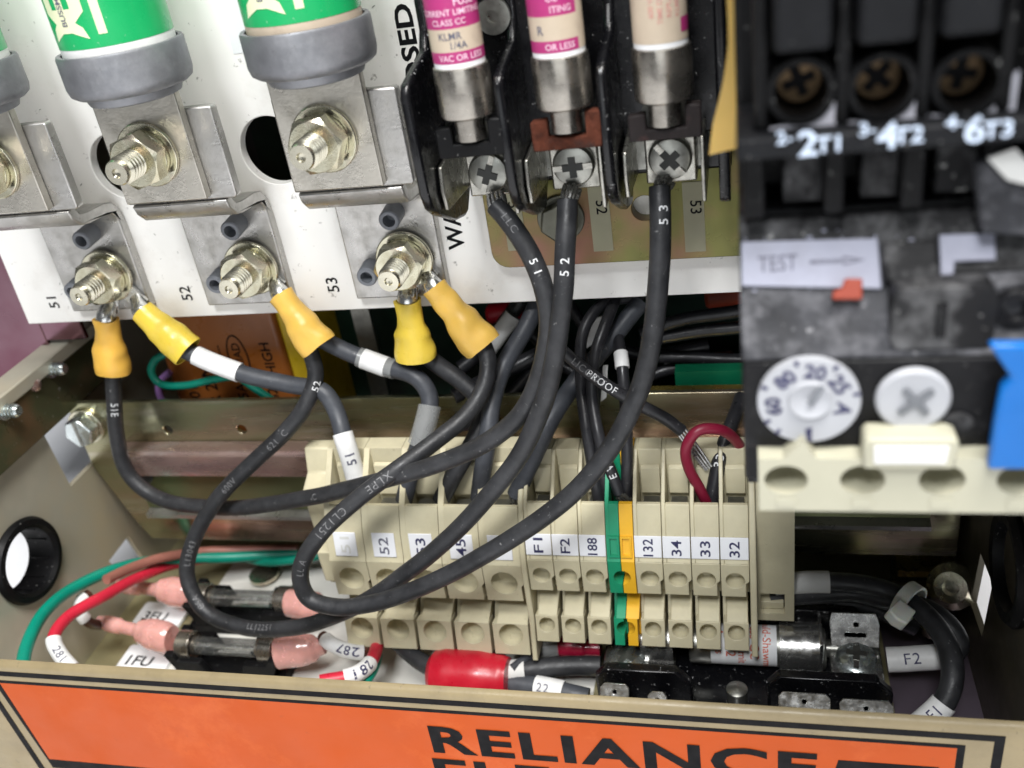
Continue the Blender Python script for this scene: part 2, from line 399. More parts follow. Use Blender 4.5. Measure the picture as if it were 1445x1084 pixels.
def cyl_text(mb, o, axis, front, txt, h, cap, r, along=False, ang=0, bold=.012, lift=.05, flip=1, wide=1.0):
    """lettering wrapped on a cylinder; reads round it, or along its axis"""
    vs, fs = glyphs(txt, cap, bold, wide, sub=2); ax = V(axis).normalized(); f = V(front); f = (f-ax*f.dot(ax)).normalized(); sd = ax.cross(f)
    out = []
    for x, y in vs:
        if along: hh, a = h+x*flip, ang-y*flip/r
        else: hh, a = h+y, ang+x/r
        out.append(V(o)+ax*hh+(f*math.cos(a)+sd*math.sin(a))*(r+lift))
    return mb.add(out, fs)

# ================================================================== table and enclosure
FZ = -100.0                                  # floor of the box
WX, RX = -112.0, 139.0                       # inner faces of the two side walls
tb = MB().box(-900, 900, -700, 700, -150, -102.0).build('table', 'table_white'); tb['kind'] = 'structure'
enc = thing('enclosure', 'open tan sheet metal control cabinet with an orange name plate on its front lip', 'cabinet', (14, 0, -102))
def wx_poly(px_list, x): return [(XP(u, v, x).y, XP(u, v, x).z) for u, v in px_list]
# left wall with the cable hole and two square knock-outs
gc = XP(37, 791, WX); GR = 10.4
holes = [circ(gc.y, gc.z, GR, 40), wx_poly([(50,590),(98,551),(116,600),(134,651),(100,686)], WX), wx_poly([(154,792),(181,757),(203,789),(168,806)], WX)]
ow = [(-69,FZ),(62,FZ),(62,100),(24,100),(24,-11.5),(-69,-11.5)]
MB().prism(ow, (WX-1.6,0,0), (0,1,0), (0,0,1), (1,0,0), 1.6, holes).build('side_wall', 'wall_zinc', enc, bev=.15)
# folded flange inside the left wall, with two weld studs and a rivet
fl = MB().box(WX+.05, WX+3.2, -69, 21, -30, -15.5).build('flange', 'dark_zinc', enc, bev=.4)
MB().box(WX-4.5, WX+4.2, -69, 22, -15.5, -11.4).build('edge_strip', 'wall_zinc', enc, bev=.5)
for u, v in ((70, 521), (4, 580)):
    c = XP(u, v, WX+3.2)
    m = MB().lathe([(2.6,0),(2.6,.8),(1.75,.9),(1.75,4.6),(1.3,5.2),(0,5.2)], c, (1,0,0), 20)
    for k in range(3): m.ring(c+V((1.4+k*1.1,0,0)), (1,0,0), 2.0, 1.5, .5, 18)
    m.build('weld_stud', 'zinc_clear', fl)
c = XP(49, 543, WX+3.2); MB().lathe([(2.0,0),(1.8,.8),(1.0,1.3),(0,1.4)], c, (1,0,0), 18).build('rivet', 'pink_zinc', fl)
# right wall: same cabinet sheet, its shade put into a darker colour
gr = XP(1432, 800, RX)
hr = [wx_poly([(1383,780),(1400,824),(1385,899),(1369,850)], RX)]
MB().prism([(-69,FZ),(62,FZ),(62,100),(-20,100),(-69,-11)], (RX,0,0), (0,1,0), (0,0,1), (1,0,0), 1.6, hr).build('side_wall', 'wall_shaded', enc, bev=.15)
MB().box(WX-1.6, RX+1.6, -69, 63.6, FZ-1.6, FZ).build('floor_panel', 'floor_zinc', enc)
MB().box(WX, RX, 62, 63.6, FZ, 112).build('back_panel', 'back_dark', enc)
MB().box(WX, RX, 3.6, 62, 110, 112).build('shade_panel', 'back_dark', enc)  # unseen lid added to keep the space behind the plate dark
# tinted inner panel left of the mounting plate
MB().box(-180, -113.7, 7, 8.5, -34, 118).box(-113.7, -100, 7, 8.5, -10, 118).build('inner_panel', 'magenta_sheen', enc, bev=.3)
# front lip: folded sheet
LT = -59.8
yb = ZP(722, 975, LT).y
lip = MB().px([(-70,-101.9),(-70,LT-1.6),(-69.7,LT-.7),(-69.1,LT-.15),(-68.2,LT),(yb,LT),(yb,LT-1.5),(-68,LT-1.5),(-68.5,LT-2),(-68.5,-101.9)], -125, 142).build('front_lip', 'tan_paint', enc, bev=.1)
YF = -70.0
def F(u, v): p = YP(u, v, YF); return (p.x, p.z)
def zrow(v, u=722): return YP(u, v, YF).z
z1, z2, z3, z4, z5 = zrow(994), zrow(1001), zrow(1008.5), zrow(1012.5), zrow(1015)
def fprism(pts, name, m, t, par): return MB().py(pts, YF, YF-t).build(name, m, par)
zob = F(70, 1071)[1]                          # lower edge of the orange field
a_, b_ = F(0, 964), F(70, 1071)
sx_ = (b_[0]-a_[0])/(b_[1]-a_[1])              # slant of the left border
def sl_(z, off): return (a_[0]+sx_*(z-a_[1])-off, z)
XB, XB2 = F(1418, 1048)[0], F(1362, 1056)[0]
zE = -101.5
fprism([sl_(z1,5.4),(XB,z1),(XB,zE),(XB-1.8,zE),(XB-1.8,z2),sl_(z2,3.6),sl_(zE,3.6),sl_(zE,5.4)], 'border_line', 'ink', .12, lip)
fprism([sl_(z3,1.6),(XB2,z3),(XB2,zE),(XB2-1.4,zE),(XB2-1.4,z4),sl_(z4,.1),sl_(zob,.1),(XB2-1.4,zob),(XB2-1.4,zob-3.4),sl_(zob-3.4,.6)], 'border_line', 'ink', .12, lip)
orp = fprism([sl_(z4-.05,0),(XB2-1.45,z4-.05),(XB2-1.45,zob+.05),sl_(zob+.05,0)], 'name_plate', 'orange', .08, lip)
# lettering
x0, zt = F(603, 1024); _, zbm = F(603, 1058.5); x1, _ = F(1154, 1066)
cap = zt-zbm
m = MB(); flat_text(m, 'RELIANCE', ((x0+x1)/2, YF-.08, (zt+zbm)/2), (1,0,0), (0,0,1), cap, .03, 1.5, .12, fit=x1-x0, spacing=1.12); m.build('lettering', 'ink', orp)
zt2 = F(603, 1069)[1]
m = MB(); flat_text(m, 'ELECTRIC', ((x0+x1)/2-1, YF-.08, zt2-cap/2), (1,0,0), (0,0,1), cap, .03, 1.5, .12, fit=(x1-x0), spacing=1.12); m.build('lettering', 'ink', orp)
xa, za = F(1183, 1072); xb_, _ = F(1325, 1084)
fprism([(xa,za),(xb_,za),(xb_,zob+2),(xa-4,zob+2)], 'logo_block', 'ink', .14, orp)

# rubber grommet in the left wall
g = MB().lathe([(GR-1.4,-7),(GR-.1,-7),(GR-.1,-.2),(GR+1.6,-.1),(GR+2.0,.8),(GR+1.3,2.2),(GR-.2,2.4),(GR-1.2,1.4),(GR-1.4,-7)], (WX,gc.y,gc.z), (1,0,0), 48)
for k in range(10):
    a = math.pi*2*k/10; p = V((WX-1.5, gc.y+(GR-1.4)*math.cos(a), gc.z+(GR-1.4)*math.sin(a)))
    g.box(p.x-5, p.x+1.4, p.y-.22, p.y+.22, p.z-.22, p.z+.22)
tag(g.build('cable_grommet', 'black_plastic', loc=(WX,gc.y,gc.z)), 'round black cable grommet in the pale left cabinet wall', 'grommet')
g = MB().lathe([(9,-.0),(12.6,-.0),(12.8,-1.2),(11.6,-2.4),(9.4,-2.2),(8.6,0),(8.6,4),(9,4)], (RX,gr.y,gr.z), (1,0,0), 40).lathe([(0,3.6),(9,3.6),(9,4)], (RX,gr.y,gr.z), (1,0,0), 40)
tag(g.build('cable_grommet', 'black_plastic', loc=(RX,gr.y,gr.z)), 'black plugged cable bushing in the dark right cabinet wall', 'grommet')

# ================================================================== terminal rail (cross member)
rail = thing('terminal_rail', 'bronze plated steel cross rail with a pink channel running behind the beige terminals', 'rail', (14, 3, -55))
hs = []
for u, v in ((237, 607), (341, 606)):
    p = YP(u, v, 2); hs.append(circ(p.x, p.z, 1.5, 18))
MB().py([(WX+.2,-28.5),(137.5,-28.5),(137.5,-80),(-101.5,-80),(-104.5,-74),(WX+.2,-52)], 2, 3.6, hs).build('cross_plate', 'bronze_zinc', rail, bev=.2)
ch = MB().px([(-1.2,-50),(-1.2,-41.8),(-.2,-41.5),(2,-41.5),(2,-43),(.2,-43.2),(.2,-50),(.9,-51),(1.95,-51),(1.95,-66),(.9,-66),(-5.5,-66.4),(-6.2,-67.2),(-6.2,-69.3),(-4.9,-69.3),(-4.9,-67.6),(1.9,-67.4),(1.99,-50.2)], -97, 130)
MB().px([(-4.4,-43.2),(-3.4,-42.2),(1.9,-42.2),(1.9,-43.4),(-3,-43.6),(-3.1,-50.6),(-4.4,-50.6)], -97, 130).build('upper_flange', 'pink_zinc', rail, bev=.3)
MB().px([(1.0,-51),(1.9,-51),(1.9,-66.5),(1.0,-66.5)], -97, 130).build('channel_floor', 'green_zinc', rail)
MB().px([(-1.6,-67.4),(1.9,-66.6),(1.9,-68),(-.6,-68.5),(-.6,-68.7),(-1.6,-68.7)], -97, 130).build('lower_flange', 'aluminium', rail, bev=.3)
p = YP(205, 672, 1.0); MB().ring(p, (0,-1,0), 2.6, 1.5, 4, 20).build('spacer', 'tube_grey', rail)
# hex bolt at its left end
b = YP(124, 600, 2)
bolt = thing('hex_bolt', 'slotted zinc hex bolt holding the left end of the cross rail', 'bolt', b)
hexo = lambda c, R, a0=0: [(c[0]+R*math.cos(R_(a0+60*i)), c[1]+R*math.sin(R_(a0+60*i))) for i in range(6)]
MB().lathe([(5.8,0),(5.8,1.2),(0,1.2)], b, (0,-1,0), 28).build('washer', 'zinc_yellow', bolt, bev=.2)
m = MB(); m.py(hexo((b.x,b.z), 4.9, 12), b.y-1.2, b.y-5.2).build('bolt_head', 'zinc_clear', bolt, bev=.5)
MB().box(b.x-.5, b.x+.5, b.y-5.35, b.y-5.2, b.z-4, b.z+4).build('slot', 'screw_dark', bolt)

# ================================================================== mounting plate
mp = thing('mounting_plate', 'white painted steel mounting plate behind the green fuses', 'plate', (0, 1, 0))
hp = YP(385, 213, 0); hp0 = YP(160, 245, 0)
outl = [(-110.5,-1.0),(152,-.2),(152,118),(-108,118)]
MB().py(outl, 3, 0, [circ(hp.x, hp.z, 8.2, 48), circ(hp.x-41.6, hp.z-.6, 8.2, 48), circ(hp.x-77.5, hp.z-1, 8.0, 48)]).build('sheet', 'plate_white', mp, bev=.25)
def plate_text(txt, u, v, cap, bold, ln=None):
    c = YP(u, v, 0); m = MB(); flat_text(m, txt, c, (0,0,1), (-1,0,0), cap, bold, 1.0, .06, fit=ln); return m.build('printed_text', 'ink', mp)
def vlen(u, v0, v1): return abs(YP(u, v0, 0).z-YP(u, v1, 0).z)
plate_text('51', 75, 427, 3.1, .012); plate_text('52', 262, 414, 3.1, .012); plate_text('53', 469, 402, 3.1, .012)
plate_text('OSED', 577, 66, 3.8, .03, 17.6)
plate_text('WA', 640, 325, 4.0, .02, 10)
a = YP(318, 12, 0); b2 = YP(338, 8, 0)
MB().box(a.x, b2.x+4, -.05, 0, a.z-.4, a.z+.6).build('printed_bar', 'ink', mp)
lc = YP(330, 76, 0); MB().box(lc.x, lc.x+20, -.12, 0, lc.z, lc.z+35).build('paper_label', 'paper_white', mp)

m = MB()
for k in range(46):
    x, z = random.uniform(-104, 26), random.uniform(2, 96); L, wd, a = random.choice((.5,.7,1.0,1.8,2.6)), random.uniform(.07,.2), random.uniform(0, 6.28)
    m.prism([(-L/2,-wd/2),(0,-wd*.8),(L/2,-wd/3),(L/2*.8,wd/2),(-L/3,wd/2)], (x,-.02,z), (math.cos(a),0,math.sin(a)), (-math.sin(a),0,math.cos(a)), (0,-1,0), .03)
so = m.build('scuff_mark', 'screw_dark', mp); so['kind'] = 'stuff'
# ================================================================== stud assemblies
def make_stud(name, label, at, yb, ytip, rot, group):
    """stud through a bracket: washer, nut and threaded end; yb the face it sits on"""
    t = thing(name, label, 'stud', (at[0], yb, at[1]), group)
    x, z = at
    MB().ring((x,yb,z), (0,-1,0), 7.1, 3.1, 1.2, 40).build('flat_washer', 'zinc_yellow', t, bev=.25)
    MB().ring((x,yb-1.2,z), (0,-1,0), 5.5, 3.1, 1.5, 36).build('lock_washer', 'zinc_yellow', t, bev=.3)
    m = MB(); n = 48; R = 6.2
    # nut with chamfered corners: radius of a hexagon clipped by a cone
    def hexr(a): a = (a-R_(rot)) % (math.pi/3); return R*math.cos(math.pi/6)/math.cos(a-math.pi/6)
    vs = []; fs = []; y0 = yb-2.7; H = 3.9
    rows = [(H*0,0),(H*.86,0),(H,1)]
    for h, cch in rows:
        for i in range(n):
            a = R_(rot)+2*math.pi*i/n; r = hexr(a)
            if cch: r = 5.15
            hh = h
            if not cch and h > 0: hh = H-(r-5.15)*.62
            vs.append((x+r*math.cos(a), y0-hh, z+r*math.sin(a)))
    for i in range(n): vs.append((x+3.05*math.cos(R_(rot)+2*math.pi*i/n), y0-H, z+3.05*math.sin(R_(rot)+2*math.pi*i/n)))
    for j in range(3):
        for i in range(n): p, q = j*n+i, j*n+(i+1)%n; fs.append((p,p+n,q+n,q))
    m.add(vs, fs); m.build('hex_nut', 'zinc_yellow', t, ang=22)
    y1 = y0-H+.6; L = y1-ytip
    prof = [(2.6,-6)]; k = 0; h = 0
    nt = int((L-1.0)/1.1)
    for k in range(nt):
        h = k*1.1+.1; prof += [(2.3,h),(3.05,h+.45),(3.05,h+.6),(2.3,h+1.0)]
    prof += [(2.5,L-.7),(2.7,L-.5),(2.45,L),(1.0,L),(.7,L-.5),(0,L-.6)]
    MB().lathe(prof, (x,y1,z), (0,-1,0), 30).build('threaded_end', 'thread', t, ang=50)
    return t
BX = [-81.6, -40.3, 1.4]                      # fuse axes
LX = [-76.3, -34.5, 6.3]                      # lower studs
nm = ['left', 'middle', 'right']
num = ['51', '52', '53']
brk = []
for i in range(3):
    t = thing('bus_bracket', ['stepped aluminium bracket cut by the left edge of the picture','stepped aluminium bracket under the left green fuse','stepped aluminium bracket under the right green fuse'][i], 'bracket', (BX[i], -2, 30), 'stepped aluminium brackets')
    th = 2.8
    # one folded strip: foot on the plate, shelf, raised tab
    prof = []
    cl = [(-1.45,3.5+0*i),(-1.45,27.5),(-2.0,30.2),(-3.6,32.0),(-6,32.6),(-13,33.0),(-15.6,33.6),(-17.4,35.4),(-18,37.2)]
    def off(cl, d):
        o = []
        for k in range(len(cl)):
            p0 = V(cl[max(0,k-1)]).to_2d() if False else V((*cl[max(0,k-1)],0)); p1 = V((*cl[min(len(cl)-1,k+1)],0)); tt = (p1-p0).normalized()
            o.append((cl[k][0]-tt.y*d, cl[k][1]+tt.x*d))
        return o
    L1, L2 = off(cl, th/2), off(cl, -th/2)
    if True:
        # foot narrower than the tab: build the strip from two widths
        x0, x1 = BX[i]-10.4, BX[i]+12.9
        m = MB().px(L1+L2[::-1], x0, x1+.9)
        m.build('strip', 'aluminium', t, bev=.45)
        MB().py([(x0-.6,37.25),(BX[i]+16.2,37.25),(BX[i]+16.8,37.9),(BX[i]+16.8,57.2),(BX[i]+16.3,57.6),(x0-.6,57.6)], -19.35, -16.65).build('upper_tab', 'aluminium', t, bev=.35)
    brk.append(t)
for i in range(3):
    make_stud('terminal_stud', ['lower zinc stud and nut beside number 51, holding two yellow lugs','lower zinc stud and nut beside number 52, with a coppery washer','lower zinc stud and nut beside number 53, left of the letters WA'][i], (LX[i], 14.0), -3.6, -16.8, [8,14,4][i], 'lower terminal studs')
    make_stud('terminal_stud', ['upper zinc stud and nut cut by the left edge of the picture','upper zinc stud and nut on the blade of the left green fuse','upper zinc stud and nut on the blade of the right green fuse'][i], (BX[i]+.4, 49.3), -21.8, -35, [10,16,6][i], 'upper fuse studs')
    for dx, dz, L in ((-.4, 11.8, 5.6), (-9.4, -2.3, 5.0)):
        c = V((LX[i]+dx, -2.9, 14+dz))
        tt = MB().lathe([(2.5,0),(2.5,L-.4),(2.2,L),(1.5,L),(1.4,L-3.5),(0,L-3.6)], c, (.05,-1,-.06), 24).build('roll_pin', 'tube_grey', loc=c)
        tag(tt, ('grey roll pin above the lower stud ' if dz > 0 else 'grey roll pin left of the lower stud ')+['with two lugs at far left','with the coppery washer','beside the letters WA'][i], 'pin', 'grey roll pins')
# ================================================================== green fuses
for i in range(3):
    t = thing('cartridge_fuse', ['grey end of a cartridge fuse at the left edge of the picture','left of the two green cartridge fuses with cream print','right of the two green cartridge fuses, beside the paper label'][i], 'fuse', (BX[i], -21, 60), 'green cartridge fuses')
    x = BX[i]+1.6; y = -21.2; zc = 61.3
    bl = [(x-11.2,38.2),(x+9.2,38.2),(x+9.2,62.5),(x-11.2,62.5)]
    MB().py(bl, -19.5, -21.8).build('blade', 'blade', t, bev=.3)
    MB().lathe([(8.9,0),(9.6,.3),(9.9,1.1),(10.0,1.8),(11.6,2.1),(12.6,2.8),(13.0,4.2),(13.0,10.3),(12.75,10.8),(11.9,10.8),(11.9,9.5)], (x,y,zc), (0,0,1), 56).build('end_cap', 'cap_grey', t, ang=40)
    bd = MB().lathe([(11.45,0),(11.45,3.2)], (x,y,zc+9.0), (0,0,1), 56).build('sleeve', 'sleeve_white' if i < 2 else 'label_cream', t)
    bd = MB().lathe([(11.5,0),(11.5,40)], (x,y,zc+12.2), (0,0,1), 56).build('body', 'fuse_green', t)
    if i == 0: continue
    fr = (0.22,-1,0); R = 11.5; zb0 = zc+12.2
    ang0 = -.42
    m = MB()
    def wrap(poly):   # polygon in (arc mm, height mm) laid on the cylinder
        vs = []; f = V(fr).normalized(); sd = V((0,0,1)).cross(f)
        # subdivide across
        bm = bmesh.new(); bm.faces.new([bm.verts.new((a,b,0)) for a,b in poly]); bmesh.ops.triangulate(bm, faces=bm.faces)
        for _ in range(2): bmesh.ops.subdivide_edges(bm, edges=[e for e in bm.edges if e.calc_length() > 1.2], cuts=1)
        bmesh.ops.triangulate(bm, faces=bm.faces)
        vs = [V((x,y,zb0+v.co.y))+(f*math.cos(v.co.x/R)+sd*math.sin(v.co.x/R))*(R+.05) for v in bm.verts]
        fs = [[v.index for v in ff.verts] for ff in bm.faces]; bm.verts.index_update(); fs = [[v.index for v in ff.verts] for ff in bm.faces]
        fs = [ff for ff in fs]; bm.free(); m.add(vs, fs)
    sx = -5.2
    # cream angular arrow shapes and bars of the printed emblem
    wrap([(sx-4.6,1.6),(sx-1.2,3.2),(sx+1.2,3.2),(sx+4.6,1.8),(sx+3.9,4.0),(sx+2.6,5.0),(sx+5.0,6.9),(sx+5.0,14),(sx+2.5,14),(sx+2.4,7.6),(sx+1.2,6.0),(sx-1.2,6.0),(sx-2.4,7.6),(sx-2.5,14),(sx-5.0,14),(sx-5.0,6.9),(sx-2.6,5.0),(sx-3.9,4.0)])
    wrap([(sx-.95,6.0),(sx+.95,6.0),(sx+.95,16),(sx-.95,16)])
    wrap([(sx+6.5,2.4),(sx+8.2,2.4),(sx+8.2,9.0),(sx+6.5,9.0)])
    wrap([(sx+6.5,9.8),(sx+8.2,9.8),(sx+8.2,16),(sx+6.5,16)])
    wrap([(sx+12.2,8.6),(sx+14.2,9.2),(sx+15.2,20),(sx+12.6,20)])
    m.build('printed_emblem', 'print_cream', bd)
    m = MB(); cyl_text(m, (x,y,zb0), (0,0,1), fr, 'BUSSMANN', 9.2, 1.3, R, along=True, ang=sx/R, lift=.1); m.build('lettering', 'ink_faded', bd)

# ================================================================== olive plate under the small fuse block
op = thing('adapter_plate', 'olive and pink plated steel plate under the black fuse block', 'plate', (55, -2.5, 30))
c1, c2 = YP(676, 250, -4), YP(1045, 374, -4); zlo = YP(800, 374, -4).z
o = rrect(c1.x, 92, zlo, 112, 4.0)
h1 = YP(910, 294, -4)
MB().py(o, -4, -.1, [circ(h1.x, h1.z, 2.9, 24)]).build('sheet', 'olive_zinc', op, bev=.25)
for k, (u, v) in enumerate(((727, 312), (850, 312), (982, 312))):
    ca = YP(u, v, -4.05); 
    s_ = MB().py([(ca.x-2.6,ca.z-7.2),(ca.x+1.9,ca.z-7.2),(ca.x+1.9,ca.z+9),(ca.x-2.6,ca.z+9)], -4.0, -4.2).build('paper_strip', 'strip_tan', op)
    m = MB(); flat_text(m, num[k], (ca.x+.2, -4.2, ca.z+3.3), (0,0,-1), (1,0,0), 2.4, .01, 1, .05); m.build('printed_number', 'ink', s_)
b = YP(792, 307, -4)
bolt = thing('hex_bolt', 'dull grey hex bolt on the olive plate, half hidden by wire 52', 'bolt', b)
MB().lathe([(5.4,0),(5.4,1),(0,1)], b, (0,-1,0), 28).build('washer', 'bolt_dark', bolt, bev=.2)
MB().py(hexo((b.x,b.z), 4.6, 20), b.y-1, b.y-4.4).build('bolt_head', 'bolt_dark', bolt, bev=.5)

# ================================================================== black fuse block for the three small fuses
fb = thing('fuse_block', 'black moulded three pole fuse block with dusty barriers above the olive plate', 'fuse block', (55, -10, 60))
FA = []                                        # fuse axes: x at y=-33
for u0, v0 in ((655, 130), (793, 115), (935, 105)): FA.append(YP(u0, v0, -33).x)
SCX = [YP(u, v, -21) for u, v in ((688, 246), (808, 236), (945, 226))]
MB().box(FA[0]-9, FA[2]+11, -15, -4.1, SCX[1].z+3, 118).build('base', 'bakelite', fb, bev=.6)
MB().box(FA[0]-9, FA[2]+11, -9, -4.1, SCX[1].z-6.5, SCX[1].z+3).build('base_ledge', 'bakelite', fb, bev=.6)
bxs = [24.0, 41.9, 60.7, 81.2]
zz = SCX[1].z
for k, bx in enumerate(bxs):
    t2 = 2.1
    pr = [(-5,118),(-15.5,118),(-15.5,68),(-18.5,63.8),(-29.5,61.6),(-33,60.8),(-34.4,58.8),(-34.4,40),(-33,36.5),(-29.5,33.8),(-18,28.2),(-13,27),(-9,27.5),(-5,31)]
    if k == 3: pr = [(-5,118),(-24,118),(-24,31),(-20,29),(-5,33)]
    MB().px(pr, bx, bx+t2).build('barrier', 'bakelite', fb, bev=1.1, seg=3)
for k in range(3):
    x = FA[k]; sc = SCX[k]; z = sc.z
    # E-shaped rejection clip in front of the fuse tip
    tu = (656,797,938)[k]; ztop = YP(tu,(177,166,157)[k],-34).z; zbt = YP(tu,(222,211,197)[k],-34).z; znt = YP(tu,(203,193,181)[k],-34).z; zt = ztop
    cx0, cx1 = x-6.6, x+6.4
    o = [(cx0,zbt),(cx1,zbt),(cx1,ztop+.9),(x+3.6,ztop+1.0),(x+3.6,znt),(x-3.4,znt),(x-3.4,ztop),(cx0,ztop-.4)]
    MB().py(o, -34.4, -32).build('rejection_clip', ['black_plastic','rust','rust_faint'][k], fb, bev=.35)
    MB().box(cx0+1, cx1-1, -32, -15, zbt+.1, zbt+1.6).build('clip_arm', 'screw_dark', fb)
    # terminal with binding screw and bent ears
    tm = MB().box(sc.x-5.0, sc.x+5.0, -18.6, -9.05, z-5.4, z+5.2).build('terminal_plate', 'tinned_dull', fb, bev=.4)
    MB().box(sc.x+6.2, sc.x+7.0, -27, -9.1, z-6.8, z+6).build('terminal_ear', 'tinned_dull', tm, bev=.25)
    MB().px([(-9.1,z-6),(-27,z-5),(-28,z-1),(-27,z+4),(-9.1,z+6)], sc.x-8.4, sc.x-7.5).build('terminal_ear', 'tinned_dull', tm, bev=.25)
    MB().box(sc.x-8.4, sc.x+7.0, -10.2, -9.05, z-5, z+5).build('terminal_bridge', 'screw_dark', tm)
    sw = MB().lathe([(4.2,0),(4.3,.5),(4.3,1.3),(3.9,2.0),(2.4,2.5),(0,2.6)], (sc.x,-18.6,z), (0,-1,0), 36).build('binding_screw', 'screw_dark', tm)
    a = R_([68, 2, -50][k]); ca, sa = math.cos(a), math.sin(a)
    m = MB().prism([(-4.0,-.55),(4.0,-.55),(4.0,.55),(-4.0,.55)], (sc.x,-20.5,z), (ca,0,sa), (-sa,0,ca), (0,-1,0), .85); m.build('slot', 'tinned_dull', sw)
    m = MB().prism([(-2.1,-.7),(-.7,-.7),(-.7,-2.1),(.7,-2.1),(.7,-.7),(2.1,-.7),(2.1,.7),(.7,.7),(.7,2.1),(-.7,2.1),(-.7,.7),(-2.1,.7)], (sc.x,-20.6,z), (ca,0,sa), (-sa,0,ca), (0,-1,0), .9); m.build('cross_recess', 'back_dark', sw)
    # the fuse
    tp = ['small magenta fuse with legible FUSE and LMR print, leftmost in the black block','small magenta and cream fuse in the middle pole of the black block','small fuse with a tan label turned to the camera, rightmost in the black block'][k]
    fu = thing('midget_fuse', tp, 'fuse', (x,-33,z+20), 'small fuses in the black block')
    zc = YP((655,793,935)[k], (168,155,145)[k], -37.5).z
    ax = (0,0,1); fy = -32.5
    MB().lathe([(2.9,-5),(2.9,1)], (x,fy,zc), ax, 28).build('tip', 'nickel', fu, ang=40)
    MB().lathe([(4.6,-.6),(5.1,-.2),(5.2,.5),(5.2,7.9),(5.05,8.6),(4.7,8.8)], (x,fy,zc), ax, 40).build('end_cap', 'nickel', fu, ang=40)
    bz = zc+8.8; r = 4.75
    MB().lathe([(r-.05,-.4),(r-.05,.9)], (x,fy,bz), ax, 40).build('sleeve', 'paper_white', fu)
    fr = (.55,-1,0) if k < 2 else (.35,-1,0)
    if k < 2:
        bd = MB().lathe([(r,.9),(r,2.9)], (x,fy,bz), ax, 40)
        bd.mi(1).lathe([(r,2.9),(r,6.8)], (x,fy,bz), ax, 40)
        bd.mi(0).lathe([(r,6.8),(r,40)], (x,fy,bz), ax, 40)
        if k == 1:
            bd = MB(); 
            f = V(fr).normalized(); sd = V((0,0,1)).cross(f)
            def band(h0, h1, a0, a1, mi):
                n = 24; vs = []; fs = []
                for h in (h0,h1):
                    for i in range(n+1): a = a0+(a1-a0)*i/n; vs.append(V((x,fy,bz+h))+(f*math.cos(a)+sd*math.sin(a))*r)
                for i in range(n): fs.append((i,i+1,i+n+2,i+n+1))
                bd.mi(mi).add(vs, fs)
            e = .52
            band(.9,2.9,-2.6,e,0); band(2.9,6.9,-2.6,e,1); band(6.9,40,-2.6,e,0); band(.9,40,e,2*math.pi-2.6,1)
        bdo = bd.build('body', ['magenta','label_cream'], fu)
        if k == 0:
            m = MB(); O = (x,fy,bz)
            cyl_text(m, O, ax, fr, 'VAC OR LESS', 1.9, 1.05, r, ang=-.12)
            cyl_text(m, O, ax, fr, 'CLASS CC', 7.9, 1.0, r, ang=-.42)
            cyl_text(m, O, ax, fr, 'CURRENT LIMITING', 9.5, 1.0, r, ang=-.3)
            cyl_text(m, O, ax, fr, 'FUSE', 11.2, 1.3, r, ang=.28, bold=.02)
            cyl_text(m, O, ax, fr, 'ittelfuse', 13.2, 2.0, r, ang=-.3, bold=.02)
            m.build('lettering', 'ink_pinkish', bdo)
            m = MB(); cyl_text(m, O, ax, fr, 'KLMR', 5.6, 1.2, r, ang=-.45); cyl_text(m, O, ax, fr, '1/4A', 4.0, 1.2, r, ang=-.15); m.build('lettering', 'ink_faded', bdo)
        else:
            m = MB(); O = (x,fy,bz); cyl_text(m, O, ax, fr, 'OR LESS', 1.9, 1.05, r, ang=-.25); cyl_text(m, O, ax, fr, 'ITING', 8.0, 1.05, r, ang=-.1); cyl_text(m, O, ax, fr, 'CC', 9.8, 1.05, r, ang=-.4); m.build('lettering', 'ink_pinkish', bdo)
            m = MB(); cyl_text(m, O, ax, fr, 'R', 4.7, 1.5, r, ang=-.95); m.build('lettering', 'ink_faded', bdo)
    else:
        bd = MB().lathe([(r,.9),(r,40)], (x,fy,bz), ax, 40); bdo = bd.build('body', 'label_cream', fu)
        m = MB(); O = (x,fy,bz)
        for j in range(4): cyl_text(m, O, ax, fr, ['600 VAC','TIME DELAY','REPLACE','KLMR 1/4'][j], 7.5, .9, r, along=True, ang=-.55+j*.32, lift=.04)
        m.build('lettering', 'vinyl_pink', bdo)
        f = V(fr).normalized(); sd = V((0,0,1)).cross(f); bd = MB(); n = 10; vs = []; fs = []
        for h in (2.2,4.6):
            for i in range(n+1): a = .55+1.4*i/n; vs.append(V((x,fy,bz+h))+(f*math.cos(a)+sd*math.sin(a))*(r+.04))
        for i in range(n): fs.append((i,i+1,i+n+2,i+n+1))
        bd.add(vs, fs).build('colour_patch', 'magenta', bdo)
# round clip retainer between the first two fuses
p = YP(697, 22, -16); MB().lathe([(3.4,0),(3.4,1.2),(2.4,1.3),(1.2,1.3),(1.2,.6),(0,.6)], p, (0,-1,0), 28).build('clip_rivet', 'screw_dark', fb)
